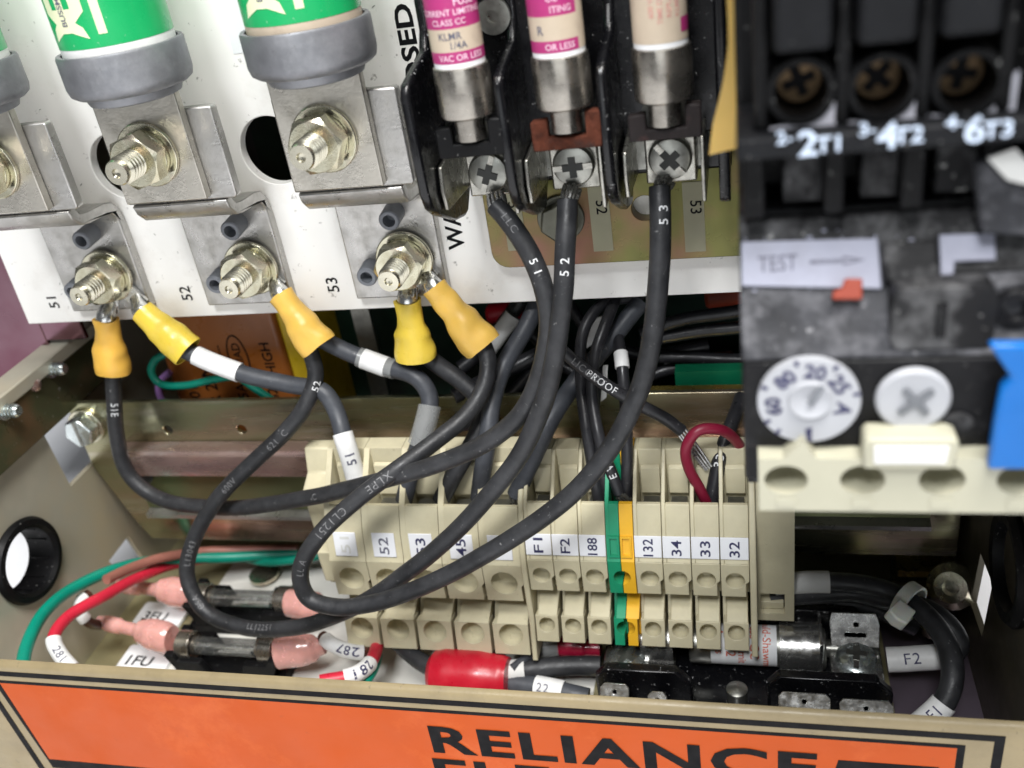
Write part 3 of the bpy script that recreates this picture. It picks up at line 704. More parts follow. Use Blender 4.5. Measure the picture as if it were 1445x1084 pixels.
# yellow insulating sheet at the right of the block
ys = Path([YP(1024,214,-62), YP(1028,170,-62), YP(1036,120,-62), YP(1040,60,-62), YP(1038,-20,-62)], 8)
m = MB(); vs = []; fs = []; ww = (2.4, 2.2, 1.7, 1.2, 1.2)
n = len(ys.p)
for j, p in enumerate(ys.p):
    t = j/(n-1)*4; k = min(3, int(t)); wd = ww[k]*(1-t+k)+ww[k+1]*(t-k)
    vs += [p+V((-wd,-1,0)), p+V((wd,1.5,0)), p+V((wd,2.0,0)), p+V((-wd,-.5,0))]
for j in range(n-1):
    for i in range(4): a, b = j*4+i, j*4+(i+1)%4; fs.append((a,b,b+4,a+4))
fs += [(3,2,1,0), ((n-1)*4,(n-1)*4+1,(n-1)*4+2,(n-1)*4+3)]
tag(m.add(vs, fs).build('insulating_sheet', 'yellow_sheet', loc=ys.p[0]), 'narrow yellow insulating strip hanging beside the dark fuse block and contactor', 'insulating sheet')

# ================================================================== terminal blocks
def rows(u, vs, ys): return [YP(u, v, y).z for v, y in zip(vs, ys)]
YS = (-14, -24, -27, -28.5, -29.2, -29.8, -26, -31, -33)
zs = rows(760, (634, 710, 754, 783, 790, 833, 838, 868, 905), YS)
zb = rows(700, (632, 716, 756, 790, 798, 847, 853, 880, 922), YS)
def term_profile(z, slot=True, rec=2.0):
    t = [(-14,z[0])]
    if slot: t += [(-15.2,z[1]-7),(-22.9,z[1]-7),(-22.9,z[1])]
    t += [(-24,z[1]),(-27,z[2]),(-28.5,z[3]),(-29.2+0,z[4]),(-29.2+rec,z[4]-.01),(-29.8+rec,z[5]),(-24,z[5]-.2),(-24,z[6]+.6),(-26,z[6]),(-31,z[7]),(-31+rec,z[7]-.01),(-33+rec,z[8]),(-12,z[8]-1),(-8,z[8]+4),(-6.5,z[0]-6),(-9,z[0])]
    return t
def face_plate(m, x0, x1, p0, p1, t, hc, hr, hry, half=None, nk=.02):
    """slab from p0 to p1 (Y,Z) with a round screw hole"""
    o = V((x0, p0[0], p0[1])); d = V((0, p1[0]-p0[0], p1[1]-p0[1])); L = d.length; d.normalize(); n = V((1,0,0)).cross(d)
    if n.y > 0: n = -n
    w = x1-x0
    if half is None: m.prism([(0,0),(w,0),(w,L*.52),(w-nk,L*.6),(w-nk,L),(0,L)], o-n*0, (1,0,0), d, -n, t, [circ(w/2, L*hc, hr, 26, ry=hry)])
    else:
        c = circ(w if half > 0 else 0, L*hc, hr, 16, math.pi/2 if half > 0 else -math.pi/2, math.pi*1.5 if half > 0 else math.pi/2, ry=hry)
        if half > 0: pts = [(0,0),(w,0)]+c[::-1]+[(w,L),(0,L)]
        else: pts = [(0,0),(w,0),(w,L),(0,L)]+c[::-1]
        if half < 0: pts = [(0,0),(w,0),(w,L),(0,L)]+c[::-1]
        m.prism(pts, o, (1,0,0), d, -n, t)
    # funnel: sloping floor inside the hole
    return m
def split_profile(z, rec=4.2):
    up = [(-14,z[0]),(-15.2,z[1]-7),(-22.9,z[1]-7),(-22.9,z[1]),(-24,z[1]),(-27,z[2]),(-28.5,z[3]),(-29.2,z[4]),(-29.2+rec,z[4]-.01),(-29.8+rec,z[5]),(-23.5,z[5]-.2),(-23.5,z[6]+.6),(-8,z[6]+.6),(-6.5,z[0]-6),(-9,z[0])]
    lo = [(-24.01,z[6]+.55),(-26,z[6]),(-31,z[7]),(-31+rec,z[7]-.01),(-33+rec,z[8]),(-12,z[8]-1),(-8,z[8]+4),(-8.01,z[6]+.55)]
    return up, lo
def rib_profile(z):
    return [(-14,z[0]),(-24,z[1]),(-27,z[2]),(-28.5,z[3]),(-29.2,z[4]),(-25.0,z[4]-.01),(-25.6,z[5]),(-24,z[5]-.2),(-24,z[6]+.6),(-25,z[6]-.4),(-27,z[7]-1),(-29,z[8]),(-12,z[8]-1),(-8,z[8]+4),(-6.5,z[0]-6),(-9,z[0])]
def bowl(m, xc, p0, p1, hc, hr):
    d = V((0,p1[0]-p0[0],p1[1]-p0[1])); c = V((xc,p0[0],p0[1]))+d*hc; n = V((1,0,0)).cross(d.normalized()); n = n if n.y < 0 else -n
    m.lathe([(hr+.03,.02),(hr*.97,1.6),(hr*.9,2.8),(hr*.7,3.7),(hr*.35,4.05),(0,4.1)], c, -n, 24, cap=False)
def term_body(m, x0, x1, z, hr, rib=1.0, half=None):
    g = .07; nkl = .55 if half is None else 0
    if half is None:
        bowl(m, x0+g+.02+(x1-x0-2*g-.04)/2, (-29.2,z[4]), (-29.8,z[5]), .5, hr); bowl(m, (x0+g+.3+x1-g-.45)/2, (-31,z[7]), (-33,z[8]), .36, hr*.92)
    if half is None or half > 0: m.px(rib_profile(z), x0+g, x0+rib)
    a_ = x0+(rib if half is None or half > 0 else g)
    P_ = term_profile(z); cut = 11 if len(P_) > 17 else 8
    up, lo = split_profile(z)
    m.px(up, a_, x1-g); m.px(lo, x0+rib+.02 if half is None or half > 0 else g+x0, x1-g-nkl)
    w = x1-x0
    face_plate(m, x0+g+.02, x1-g-.02, (-29.2,z[4]), (-29.8,z[5]), 4.15, .50, hr, hr, half, .75)
    face_plate(m, x0+g+.3, x1-g-.45, (-31,z[7]), (-33,z[8]), 4.15, .36, hr*.92, hr*.92, half)
    return m
def label_tag(par, x0, x1, z, txt, mt='ink_blue', scale=1.0, mat_='tag_white'):
    p0, p1 = V((0,-27,z[2])), V((0,-28.5,z[3])); d = (p1-p0).normalized(); n = V((1,0,0)).cross(d); n = n if n.y < 0 else -n
    L = (p1-p0).length
    m = MB().prism([(x0,-.2),(x1,-.2),(x1,L-.1),(x0,L-.1)], p0+n*.02, (1,0,0), d, n, .35)
    t = m.build('marker_tag', mat_, par, bev=.12)
    c = V(((x0+x1)/2,0,0))+p0+d*(L/2)+n*.38
    m = MB(); flat_text(m, txt, c, -d, (-1,0,0), 2.35*scale, .012, 1, .05, fit=min(L*.82, L*.36*len(txt)))
    m.build('lettering', mt, t)
xs0 = YP(741, 770, -28).x; xs1 = YP(1057, 768, -28).x; ps = (xs1-xs0)/8
xb0 = YP(463, 775, -28).x; xb1 = YP(734, 778, -28).x; pb = (xb1-xb0)/5
small = ['F1','F2','188',None,'132','34','33','32']
for k, s_ in enumerate(small):
    x0, x1 = xs0+k*ps, xs0+(k+1)*ps; xc = (x0+x1)/2
    if s_ is None:
        t = thing('ground_terminal', 'green and yellow split earth terminal block in the beige row', 'terminal', (xc,-14,-60))
        term_body(MB(), x0, xc, zs, 2.0, half=1).build('green_half', 'terminal_green', t, bev=.18)
        term_body(MB(), xc, x1, zs, 2.0, half=-1).build('yellow_half', 'terminal_yellow', t, bev=.18)
        d0 = V((0,-27,zs[2])); d1 = V((0,-28.5,zs[3]))
        for a, b_, mt in ((x0+.5, xc-.15, 'terminal_green'), (xc+.15, x1-.5, 'terminal_yellow')):
            m = MB()
            d = (d1-d0).normalized(); n = V((1,0,0)).cross(d); n = n if n.y < 0 else -n; L = (d1-d0).length
            m.prism([(a,0),(b_,0),(b_,L),(a,L)], d0, (1,0,0), d, n, .6, [[(a+.5,.6),(b_-.5,.6),(b_-.5,L-.6),(a+.5,L-.6)]]); m.build('marker_frame', mt, t)
        continue
    t = thing('terminal_block', {'F1':'small beige terminal block tagged F1 against the tall divider','F2':'small beige terminal block tagged F2 between the tags F1 and 188','188':'small beige terminal block tagged 188, touching the green half','132':'small beige terminal block tagged 132, touching the yellow half','34':'small beige terminal block tagged 34 with an empty wire slot','33':'small beige terminal block tagged 33 that takes the crimson wire','32':'small beige terminal block tagged 32 at the right end of the row'}[s_], 'terminal', (xc,-14,-60), 'small beige terminal blocks')
    term_body(MB(), x0, x1, zs, 2.2).build('housing', 'terminal_beige', t, bev=.18)
    label_tag(t, x0+.12, x1-.12, zs, s_)
    MB().box(x0+1.9, x1-1.0, -22.8, -15.5, zs[1]-6.9, zs[1]-4).build('clamp', 'screw_dark', t)
    # moulded panel on the wall behind the wire slot
    zt_ = (zs[0]+zs[1])/2-.6
    MB().px([(-14.4,zs[0]-4.2),(-15.4,zs[0]-4.8),(-16.6,zs[1]-2.2),(-14.8,zs[1]-2.2)], x0+1.5, x1-.6).build('wire_guide', 'terminal_beige', t, bev=.15)
big = ['51','52','53','45','4']
for k, s_ in enumerate(big):
    x0, x1 = xb0+k*pb, xb0+(k+1)*pb; xc = (x0+x1)/2
    t = thing('terminal_block', ['large beige terminal block with smudged tag 51 at the left end of the row','large beige terminal block with smudged tag 52','large beige terminal block with tag 53 beside the crossing wires','large beige terminal block with tag 45 half under the middle wire','large beige terminal block with tag 4 beside the tall beige divider'][k], 'terminal', (xc,-14,-60), 'large beige terminal blocks')
    term_body(MB(), x0, x1, zb, 3.5, 1.6).build('housing', 'terminal_beige', t, bev=.22)
    label_tag(t, x0+2.2+.3*(k%2), x1-2.0+.3*(k%2), zb, s_, 'paper_grey' if k == 0 else 'ink_faded' if k == 1 else 'ink_blue', 1.1)
    MB().box(x0+2.6, x1-1.0, -22.8, -15.5, zb[1]-6.9, zb[1]-4).build('clamp', 'screw_dark', t)
    MB().px([(-14.6,zb[0]-3.8),(-15.6,zb[0]-4.4),(-16.4,zb[1]-2.0),(-14.8,zb[1]-2.0)], x0+2.2, x1-.6).build('wire_guide', 'terminal_beige', t, bev=.2)
def plain_profile(z, f=1.0):
    return [(-13,z[0]+.6),(-23.5,z[1]+1.2),(-28.2,z[2]),(-30.2,z[4]),(-31,z[6]),(-34,z[8]-1),(-12,z[8]-1.5),(-7,z[8]+4),(-6.5,z[0]-6),(-9,z[0]+.6)]
d1 = MB().px(plain_profile(zb), xb1+.05, xs0-.05).build('divider_plate', 'terminal_beige', loc=(xb1,-14,-60), bev=.3); tag(d1, 'tall beige divider between the large and the small terminal blocks', 'divider')
d2 = MB().px(plain_profile(zs), xs1+.05, xs1+1.6).build('divider_plate', 'terminal_beige', loc=(xs1,-14,-60), bev=.3); tag(d2, 'thin beige end plate closing the row right of tag 32', 'divider')
xe = YP(1121, 800, -24).x
es = thing('end_stop', 'broad beige end stop clamped at the right end of the terminal row', 'end stop', (xe,-14,-60))
ez0, ez1 = YP(1100, 700, -24).z+5, YP(1100, 876, -24).z
eo = [(xs1+1.7,ez1),(xe,ez1),(xe,ez0-1),(xe-1,ez0),(xs1+1.7,ez0)]
rz0, rz1 = YP(1090, 838, -24).z, YP(1090, 866, -24).z
MB().box(xs1+1.7, xe, -24, -7, rz0, ez0).box(xs1+1.7, xe, -24, -7, ez1, rz1).box(xs1+1.7, xs1+2.4, -24, -7, rz1, rz0).box(xe-2.2, xe, -24, -7, rz1, rz0).box(xs1+2.4, xe-2.2, -20.5, -7, rz1, rz0).build('housing', 'terminal_beige', es)
MB().box(xs1+2.4, xe-2.4, -22.6, -20.4, rz1+.3, rz1+2.6).build('latch', 'terminal_beige', es, bev=.2)
xl0 = YP(446, 690, -13).x
es2 = thing('end_stop', 'beige end stop at the left end of the terminal row behind the wires', 'end stop', (xl0,-14,-55))
MB().px([(-9,zb[0]-.5),(-13,zb[0]-.5),(-15,zb[0]-7),(-20,zb[0]-9.5),(-20,zb[6]),(-8,zb[6]),(-7,zb[0]-6)], xl0, xb0-.1).build('housing', 'terminal_beige', es2, bev=.5)
MB().px([(-20.1,zb[3]),(-26,zb[4]),(-26,zb[5]+1),(-20.1,zb[5]+1)], xl0+2.4, xb0-.1).build('latch', 'terminal_beige', es2, bev=.4)

# ================================================================== wires
RW = 2.15
def wire(name, label, pts, r, m, group=None, seg=9, n=18, cat='wire'):
    P = Path(pts, seg)
    sd = random.random()*50
    P.p = [q+mnoise.noise_vector(q*.09+V((sd,0,0)))*.22*min(1, i/6, (len(P.p)-1-i)/6) for i, q in enumerate(P.p)]; P.frames()
    o = MB().tube(P, r, n).build(name, m, loc=P.p[0]); tag(o, label, cat, group); o['_o'] = tuple(P.p[0])
    return o, P
def wtext(o, P, uv, txt, cap, r, rev, bold=.0, phi=0, m='ink_wire', spacing=1.15, lift=.05):
    b = MB(); tube_text(b, P, P.near(*uv), txt, cap, r, rev, bold, phi, lift, spacing); return b.build('printed_text', m, o)
def sleeve(o, P, uv0, uv1, r, m='sleeve_white', name='marker_sleeve'):
    a, b = P.near(*uv0), P.near(*uv1); Q = P.cut(min(a,b), max(a,b), 14)
    mb = MB().tube(Q, r+.32, 20, caps=False)
    # end rims
    for i in (0, len(Q.p)-1):
        mb.add([Q.p[i]+(Q.a[i]*math.cos(2*math.pi*k/20)+Q.b[i]*math.sin(2*math.pi*k/20))*rr for rr in (r+.32, r-.05) for k in range(20)], [(k,(k+1)%20,20+(k+1)%20,20+k) for k in range(20)])
    s_ = mb.build(name, m, o); return s_, Q
def lug(o, stud, p0, p1, mt, prof, yf, wire_r=RW, squash=.8):
    """ring tongue under the washer of a stud, bare barrel and flared vinyl sleeve from p0 to p1"""
    st = V((stud[0], yf, stud[1])); p0, p1 = V(p0), V(p1)
    d = p0-st; d.y = 0; L = d.length; d.normalize(); sd = V((0,1,0)).cross(d)
    lp = thing_part('ring_lug', o)
    tongue = MB().prism([(a, b) for a, b in circ(0, 0, 6.2, 24, R_(40), R_(320))]+[(6.2,-2.6),(L-1,-2.2),(L-1,2.2),(6.2,2.6)], st, d, sd, (0,-1,0), .8, [circ(0,0,3.1,20)])
    tongue.build('tongue', 'tinned', lp)
    Q = Path([p0+(p0-p1).normalized()*2.0, p0, p0.lerp(p1,.3), p0.lerp(p1,.65), p1], 6)
    MB().tube(Path([st+d*(L-4)+V((0,-.5,0)), p0+V((0,0,0)), p0.lerp(p1,.4)], 6), [(0,2.0,.5),(.5,2.6,.9),(1,2.5,1)], 20).build('barrel', 'tinned', lp)
    Q = Path([p0, p0.lerp(p1,.25), p0.lerp(p1,.5), p0.lerp(p1,.75), p1], 7)
    m = MB().tube(Q, prof, 28, caps=False); sd_ = random.random()*40
    mm = [(t, r-.55, q) for t, r, q in prof]
    k0 = len(m.v); m.tube(Q, mm, 28, caps=False)
    for fi in range(len(m.f)):
        if min(m.f[fi]) >= k0: m.f[fi] = m.f[fi][::-1]
    nn = len(Q.p)
    for base, rev_ in ((0, True), ((nn-1)*28, False)):
        if not rev_: m.v = [q_+mnoise.noise_vector(q_*.22+V((sd_,0,0)))*.55 for q_ in m.v]
        for i in range(28):
            a, b = base+i, base+(i+1)%28; q = (a,b,b+k0,a+k0); m.f.append(list(q if not rev_ else q[::-1])); m.m.append(0)
    m.build('vinyl_sleeve', mt, lp)
def thing_part(name, par):
    o = bpy.data.objects.new(name, None); COL.objects.link(o); o.parent = par; o['_o'] = tuple(par['_o']); o.empty_display_size = .003; return o
PF = [(0,3.5,.8),(.12,3.35,.85),(.38,3.6,.9),(.62,4.6,.85),(.9,5.3,.78),(1,5.15,.78)]
def W(*a): return [YP(*q) for q in a]
FT = [V((SCX[k].x, -20, SCX[k].z)) for k in range(3)]
# --- the three long loops from the small fuses
o, P = wire('loop_wire', 'grey black wire from the left small fuse, sagging to the amber lug at number 51', 
  W((158,505,-7),(160,545,-8),(164,610,-9),(180,668,-10),(222,702,-12),(300,717,-16),(390,710,-22),(470,695,-27),(545,676,-31),(620,654,-33),(690,622,-33),(735,585,-32),(762,530,-31),(774,465,-30),(768,410,-29),(748,358,-27),(718,312,-25),(699,290,-23)), RW, 'wire_black', 'long looped wires')
wtext(o, P, (158,575), '51E', 1.9, RW, False, .005, m='ink_white'); wtext(o, P, (755,372), '5 1', 1.7, RW, True, .01, m='ink_white'); wtext(o, P, (722,318), 'LLC', 1.5, RW, True); wtext(o, P, (455,699), 'C', 1.6, RW, False)
lug(o, (LX[0],14), YP(149,450,-6), YP(159,524,-7.5), 'vinyl_amber', PF, -2.95)
o, P = wire('loop_wire', 'black wire from the middle small fuse, looping far left to the gold lug',
  W((436,490,-8),(446,530,-10),(432,570,-14),(400,612,-17),(350,658,-19),(302,710,-22),(272,765,-26),(264,815,-30),(288,860,-34),(338,885,-37),(400,888,-39),(455,876,-40),(510,852,-40.5),(570,812,-40),(630,762,-39.5),(690,700,-38),(735,640,-36),(765,575,-34.5),(783,500,-33),(793,420,-31),(799,340,-28),(801,283,-24)), RW, 'wire_black', 'long looped wires')
wtext(o, P, (444,545), '52', 1.8, RW, True, .01, m='ink_white', phi=-.3); wtext(o, P, (395,617), '621  C', 1.7, RW, True, m='ink_wire'); wtext(o, P, (330,680), '600V', 1.7, RW, True); wtext(o, P, (268,775), 'L13043', 1.7, RW, True); wtext(o, P, (287,850), 'CSA', 1.7, RW, True)
wtext(o, P, (375,880), 'LL12251', 1.6, RW, False, phi=.3, m='ink_wire'); wtext(o, P, (803,378), '5 2', 1.8, RW, False, .01, m='ink_white')
lug(o, (LX[1],14), YP(396,416,-6), YP(450,490,-9), 'vinyl_gold', PF, -2.95)
o, P = wire('loop_wire', 'black wire from the right small fuse, looping low in front of the terminals',
  W((676,475,-7),(688,505,-9),(684,545,-13),(655,590,-19),(610,626,-25),(555,666,-32),(500,708,-37),(450,755,-41),(424,805,-43),(435,843,-44),(475,857,-45),(530,850,-45),(600,826,-44.5),(680,785,-43.5),(755,738,-42),(820,684,-40),(868,622,-37),(902,550,-34),(922,470,-31),(930,380,-28),(932,310,-25),(931,264,-22)), RW, 'wire_black', 'long looped wires')
wtext(o, P, (540,680), 'XLPE', 2.0, RW, False, m='ink_wire'); wtext(o, P, (474,738), 'CL1251', 2.0, RW, False); wtext(o, P, (427,795), 'LL A', 1.7, RW, True); wtext(o, P, (938,303), '5 3', 1.8, RW, False, .01, m='ink_white', phi=-.3)
lug(o, (LX[2],14), YP(612,405,-6), YP(681,490,-8), 'vinyl_gold', PF, -2.95)
# bare strands at the fuse screws
def strands(p0, p1, r, par, nst=11):
    m = MB(); p0, p1 = V(p0), V(p1); d = (p1-p0).normalized(); a = d.orthogonal().normalized(); b = d.cross(a)
    for k in range(nst):
        t = 2*math.pi*k/nst; q = r*(.75 if k % 2 else .95); off = (a*math.cos(t)+b*math.sin(t))
        m.tube(Path([p0+off*q, p0.lerp(p1,.5)+off*q*1.05, p1+off*q*.8], 3), r*.24, 6)
    return m.build('bare_strands', 'strand', par)
bpy.context.view_layer.update()
wl = [x for x in COL.objects if x.name.startswith('loop_wire')]
strands(FT[0]+V((1,-1,-4.5)), YP(704,300,-23.5), 1.9, wl[0]); strands(FT[1]+V((-.6,-1,-4.5)), YP(801,286,-24), 1.8, wl[1]); strands(FT[2]+V((-1,0,-4.5)), YP(931,268,-22), 1.8, wl[2])
# --- wires from the lower studs to the large terminals
RG = 2.3
zt = zb[1]-5
tx = [xb0+(k+.6)*pb for k in range(5)]
o, P = wire('stud_wire', 'grey wire with two white sleeves from the bright yellow lug to the first terminal',
  W((258,493,-8),(300,512,-9),(350,530,-10),(410,543,-10),(455,552,-11),(474,580,-13),(486,620,-17),(500,668,-18),(506,700,-19.2)), RG, 'wire_grey', 'stud wires to the large terminals')
sleeve(o, P, (277,502), (337,526), RG); s_, Q = sleeve(o, P, (484,610), (503,670), RG)
b_ = MB(); tube_text(b_, Q, Q.s[-1]*.5, '51', 2.4, RG+.34, True, .02); b_.build('lettering', 'ink_faded', s_)
lug(o, (LX[0],14), YP(200,440,-6), YP(266,497,-8), 'vinyl_yellow', [(0,3.6,.75),(.2,3.7,.8),(.45,4.3,.85),(.7,5.0,.8),(1,5.1,.78)], -3.05)
o, P = wire('stud_wire', 'grey wire with a grey white sleeve leaving under the gold lug at number 52',
  W((452,478,-5),(490,497,-5),(540,516,-6),(588,532,-8),(606,560,-10),(600,600,-14),(585,650,-17.5),(570,706,-19.2)), RG, 'wire_grey', 'stud wires to the large terminals')
sleeve(o, P, (508,503), (560,521), RG, 'sleeve_clear'); m = MB(); sl_, Q = sleeve(o, P, (512,504), (545,516), RG+.05, 'sleeve_white'); sleeve(o, P, (604,572), (590,626), RG+.3, 'sleeve_clear', 'clear_sleeve')
o, P = wire('stud_wire', 'dark grey wire from the short yellow lug hanging below number 53',
  W((590,492,-6),(614,512,-5),(650,538,-6),(676,565,-8),(676,605,-14),(652,650,-17.5),(622,706,-19.2)), RG, 'wire_black', 'stud wires to the large terminals')
lug(o, (LX[2],14), YP(575,424,-6), YP(588,504,-7), 'vinyl_yellow', PF, -3.05)
o, P = wire('supply_wire', 'grey wire from behind the plate down to the terminal tagged 45', W((762,420,8),(740,465,2),(712,515,-3),(694,570,-11),(686,630,-17),(676,704,-19.2)), RG, 'wire_grey', 'grey supply wires')
strands(P.p[-1], P.p[-1]+V((0,0,-2.5)), 1.7, o)
o, P = wire('supply_wire', 'grey wire from behind the right fuse wire down to the terminal tagged 4', W((905,425,8),(862,480,2),(812,540,-4),(778,590,-13),(750,650,-18),(728,698,-19.2)), RG, 'wire_grey', 'grey supply wires')
strands(P.p[-1], P.p[-1]+V((0,0,-3)), 1.8, o)
# --- thin wires
RT = 1.45
o, P = wire('control_wire', 'thin black wire bending down to the terminal tagged 188', W((905,418,10),(850,430,4),(822,470,-2),(820,540,-7),(828,610,-15),(838,670,-17.5),(845,708,-19)), RT, 'wire_thin', 'thin control wires')
o, P = wire('control_wire', 'thin black wire crossing to the green half of the earth terminal', W((872,412,8),(858,450,0),(840,500,-6),(836,560,-10),(846,620,-16.5),(862,665,-18.5),(874,697,-20)), RT, 'wire_thin', 'thin control wires')
wtext(o, P, (858,660), 'E W', 1.8, RT, True, .01, m='ink_white')
strands(P.p[-1], P.p[-1]+V((2,0,-2.4)), 1.3, o)
o, P = wire('control_wire', 'thin black wire running straight down to the yellow half of the earth terminal', W((872,475,2),(878,520,-6),(883,580,-11),(885,640,-17),(884,704,-19)), RT, 'wire_thin', 'thin control wires')
sleeve(o, P, (874,498), (877,520), RT)
o, P = wire('control_wire', 'short dark wire behind the beige block tagged 188', W((846,480,6),(842,540,-2),(838,600,-12),(850,660,-17),(858,706,-18)), RT, 'wire_thin', 'thin control wires')
o, P = wire('control_wire', 'black printed wire running right to a bare twisted end at the red loop', W((786,488,-14),(820,518,-14),(862,548,-14),(905,573,-14),(940,592,-14),(962,608,-14)), RT*1.05, 'wire_thin', 'thin control wires')
wtext(o, P, (830,525), 'LICOOT', 1.7, RT*1.05, False, m='ink_wire'); wtext(o, P, (848,539), 'PROOF', 1.7, RT*1.05, False, m='ink_white')
strands(P.p[-1], YP(1000,660,-16), 1.25, o, 9)
o, P = wire('red_jumper', 'crimson wire bent in a tight loop above the terminals tagged 34 and 33', W((1085,735,-6),(1058,660,-9),(1041,626,-13),(1015,606,-18),(985,608,-20),(968,632,-21),(972,662,-20.5),(988,690,-19.5),(1000,716,-19)), 1.3, 'wire_maroon')
o, P = wire('control_wire', 'thin black wire numbered 33 rising behind the crimson loop', W((1046,560,2),(1030,605,-8),(1014,650,-14),(1003,712,-18)), RT*1.2, 'wire_thin', 'thin control wires')
wtext(o, P, (1008,650), '33', 2.0, RT*1.2, True, .01, m='ink_white')
for k, (a, lab) in enumerate(((W((905,470,14),(960,452,14),(1050,438,14)), 'upper of the dark wires crossing behind the right fuse wire'), (W((905,482,16),(970,470,16),(1050,462,16)), 'second dark wire crossing behind the right fuse wire'), (W((905,502,22),(970,505,22),(1050,508,22)), 'lowest dark wire in the gap above the green board'),
      (W((800,425,30),(835,470,26),(905,500,24),(1000,488,26)), 'dark wire looping low behind the white paper flag'), (W((690,415,34),(735,455,30),(800,520,26),(870,548,22)), 'dark wire slanting down to the rail behind the crossing loops'), (W((905,535,22),(950,520,24),(1050,528,26)), 'dark wire lying just above the rail at right'),
      (W((640,560,2),(690,535,8),(760,500,14)), 'dark wire slanting in the shadow behind the loops'), (W((640,600,0),(690,590,2),(735,545,10),(770,505,16)), 'thick dark wire in the shadow left of the grey supply wire'), (W((735,425,24),(700,470,20),(668,505,14),(650,520,12)), 'dark wire dropping behind the amber lug'))):
    wire('background_wire', lab, a, 1.7 if k < 6 else 2.1, 'wire_thin', 'dark wires behind the plate')
p = YP(700, 470, 16); t = MB().cyl(YP(724,445,18), YP(690,492,14), 2.4, n=18).build('wire_marker', 'sleeve_white', loc=p); tag(t, 'loose grey white marker sleeve in the shadow behind the plate', 'sleeve')
a = [YP(u,v,20) for u,v in ((826,452),(850,446),(846,478),(826,492))]; 
t = MB().prism([(q.x,q.z) for q in a], (0,20,0), (1,0,0), (0,0,1), (0,-1,0), .4).build('paper_flag', 'sleeve_white', loc=a[0]); tag(t, 'white paper flag among the wires behind the plate', 'flag')
a = [YP(u,v,0) for u,v in ((851,515),(858,515),(856,560),(848,566))]
t = MB().prism([(q.x,q.z) for q in a], (0,0,0), (1,0,0), (0,0,1), (0,-1,0), .4).build('paper_flag', 'sleeve_white', loc=a[0]); tag(t, 'narrow white paper flag between the thin wires above the rail', 'flag')
t = MB().box(YP(938,510,26).x, YP(985,510,26).x, 24, 26, YP(960,520,26).z, YP(960,508,26).z).build('wire_tag', 'sleeve_white', loc=YP(960,515,26)); tag(t, 'grey white wire tag above the green board', 'tag')

# ================================================================== behind the plate
t = thing('transformer', 'orange taped transformer with black print behind the lower edge of the white plate', 'transformer', YP(300, 560, 22))
a, b2 = YP(216, 470, 20), YP(392, 470, 20); zlo = YP(300, 580, 20).z
bd = MB().box(a.x, b2.x, 20, 55, zlo-12, 12).build('taped_coil', 'orange_tape', t, bev=1.5, seg=3)
MB().box(b2.x+.1, YP(420,470,20).x, 21, 54, zlo-12, 11).build('tape_edge', 'yellow_tape', t, bev=1)
m = MB(); c = YP(337, 506, 20); pts = circ(0, 0, 8.0, 36, ry=3.4)
m.prism(pts, c+V((0,-.08,0)), (0,0,1), (-1,0,0), (0,-1,0), .06, [circ(0,0,7.5,36,ry=2.9)])
flat_text(m, 'TRIAD', c+V((0,-.08,0)), (0,0,1), (-1,0,0), 2.6, .01, 1, .06)
for (u, v, s_, cp) in ((378,506,'HIGH',3.2),(300,551,'TR 2-N',4.0),(275,557,'101',3.6),(343,556,'25A',3.4),(386,556,'62',3.2),(308,496,'----',2.4)):
    flat_text(m, s_, YP(u, v, 20)+V((0,-.08,0)), (0,0,1), (-1,0,0), cp, .012, 1, .06)
m.build('lettering', 'ink', bd)
wire('green_lead', 'thin green wire curled round the orange transformer', W((232,500,14),(219,508,12),(214,525,10),(226,541,9),(262,544,9),(300,536,10),(335,532,10),(358,548,10),(392,570,10)), 1.15, 'wire_green')
wire('purple_lead', 'short purple wire left of the orange transformer', W((240,525,19),(224,540,18),(226,560,17),(240,580,16)), 1.1, 'wire_purple')
pcb = MB().box(YP(440,500,45).x, RX-2, 46, 48, -70, 40).build('circuit_board', 'pcb_green', loc=(30,46,-20)); tag(pcb, 'dark green circuit board deep behind the white plate', 'circuit board')
p0, p1 = YP(952, 524, 12), YP(1060, 524, 12)
g = thing('green_board', 'bright green circuit board edge above the rail at right', 'circuit board', p0)
zt, zl = YP(1000,524,12).z, YP(1000,546,12).z
MB().box(p0.x, p1.x+14, 12, 16, zl, zt).build('board', 'board_green', g)
ge = MB().box(YP(890,550,8).x, p1.x+14, 3.7, 8, YP(950,550,6).z-.6, YP(950,550,6).z).build('gold_strip', 'gold_edge', g)
for k, (u, v, mt, lab) in enumerate(((1022,418,'flag_red','small orange red component under the right end of the plate'),(712,440,'vinyl_red','dark red component in the shadow behind the plate'),(1012,512,'flag_red','brownish red component above the green board'))):
    c = YP(u, v, 30); q = MB().lathe([(0,-5),(2.2,-5),(3.0,-4),(3.0,4),(2.2,5),(0,5)], c, (1,0,.1), 20).build('capacitor', mt, loc=c); tag(q, lab, 'capacitor')
st = MB().box(YP(505,480,30).x, YP(530,480,30).x, 30, 31.5, YP(515,570,30).z, 6).build('support_bracket', 'screw_dark', loc=YP(515,480,30)); tag(st, 'dim grey bracket between the two yellow lugs behind the plate', 'bracket')

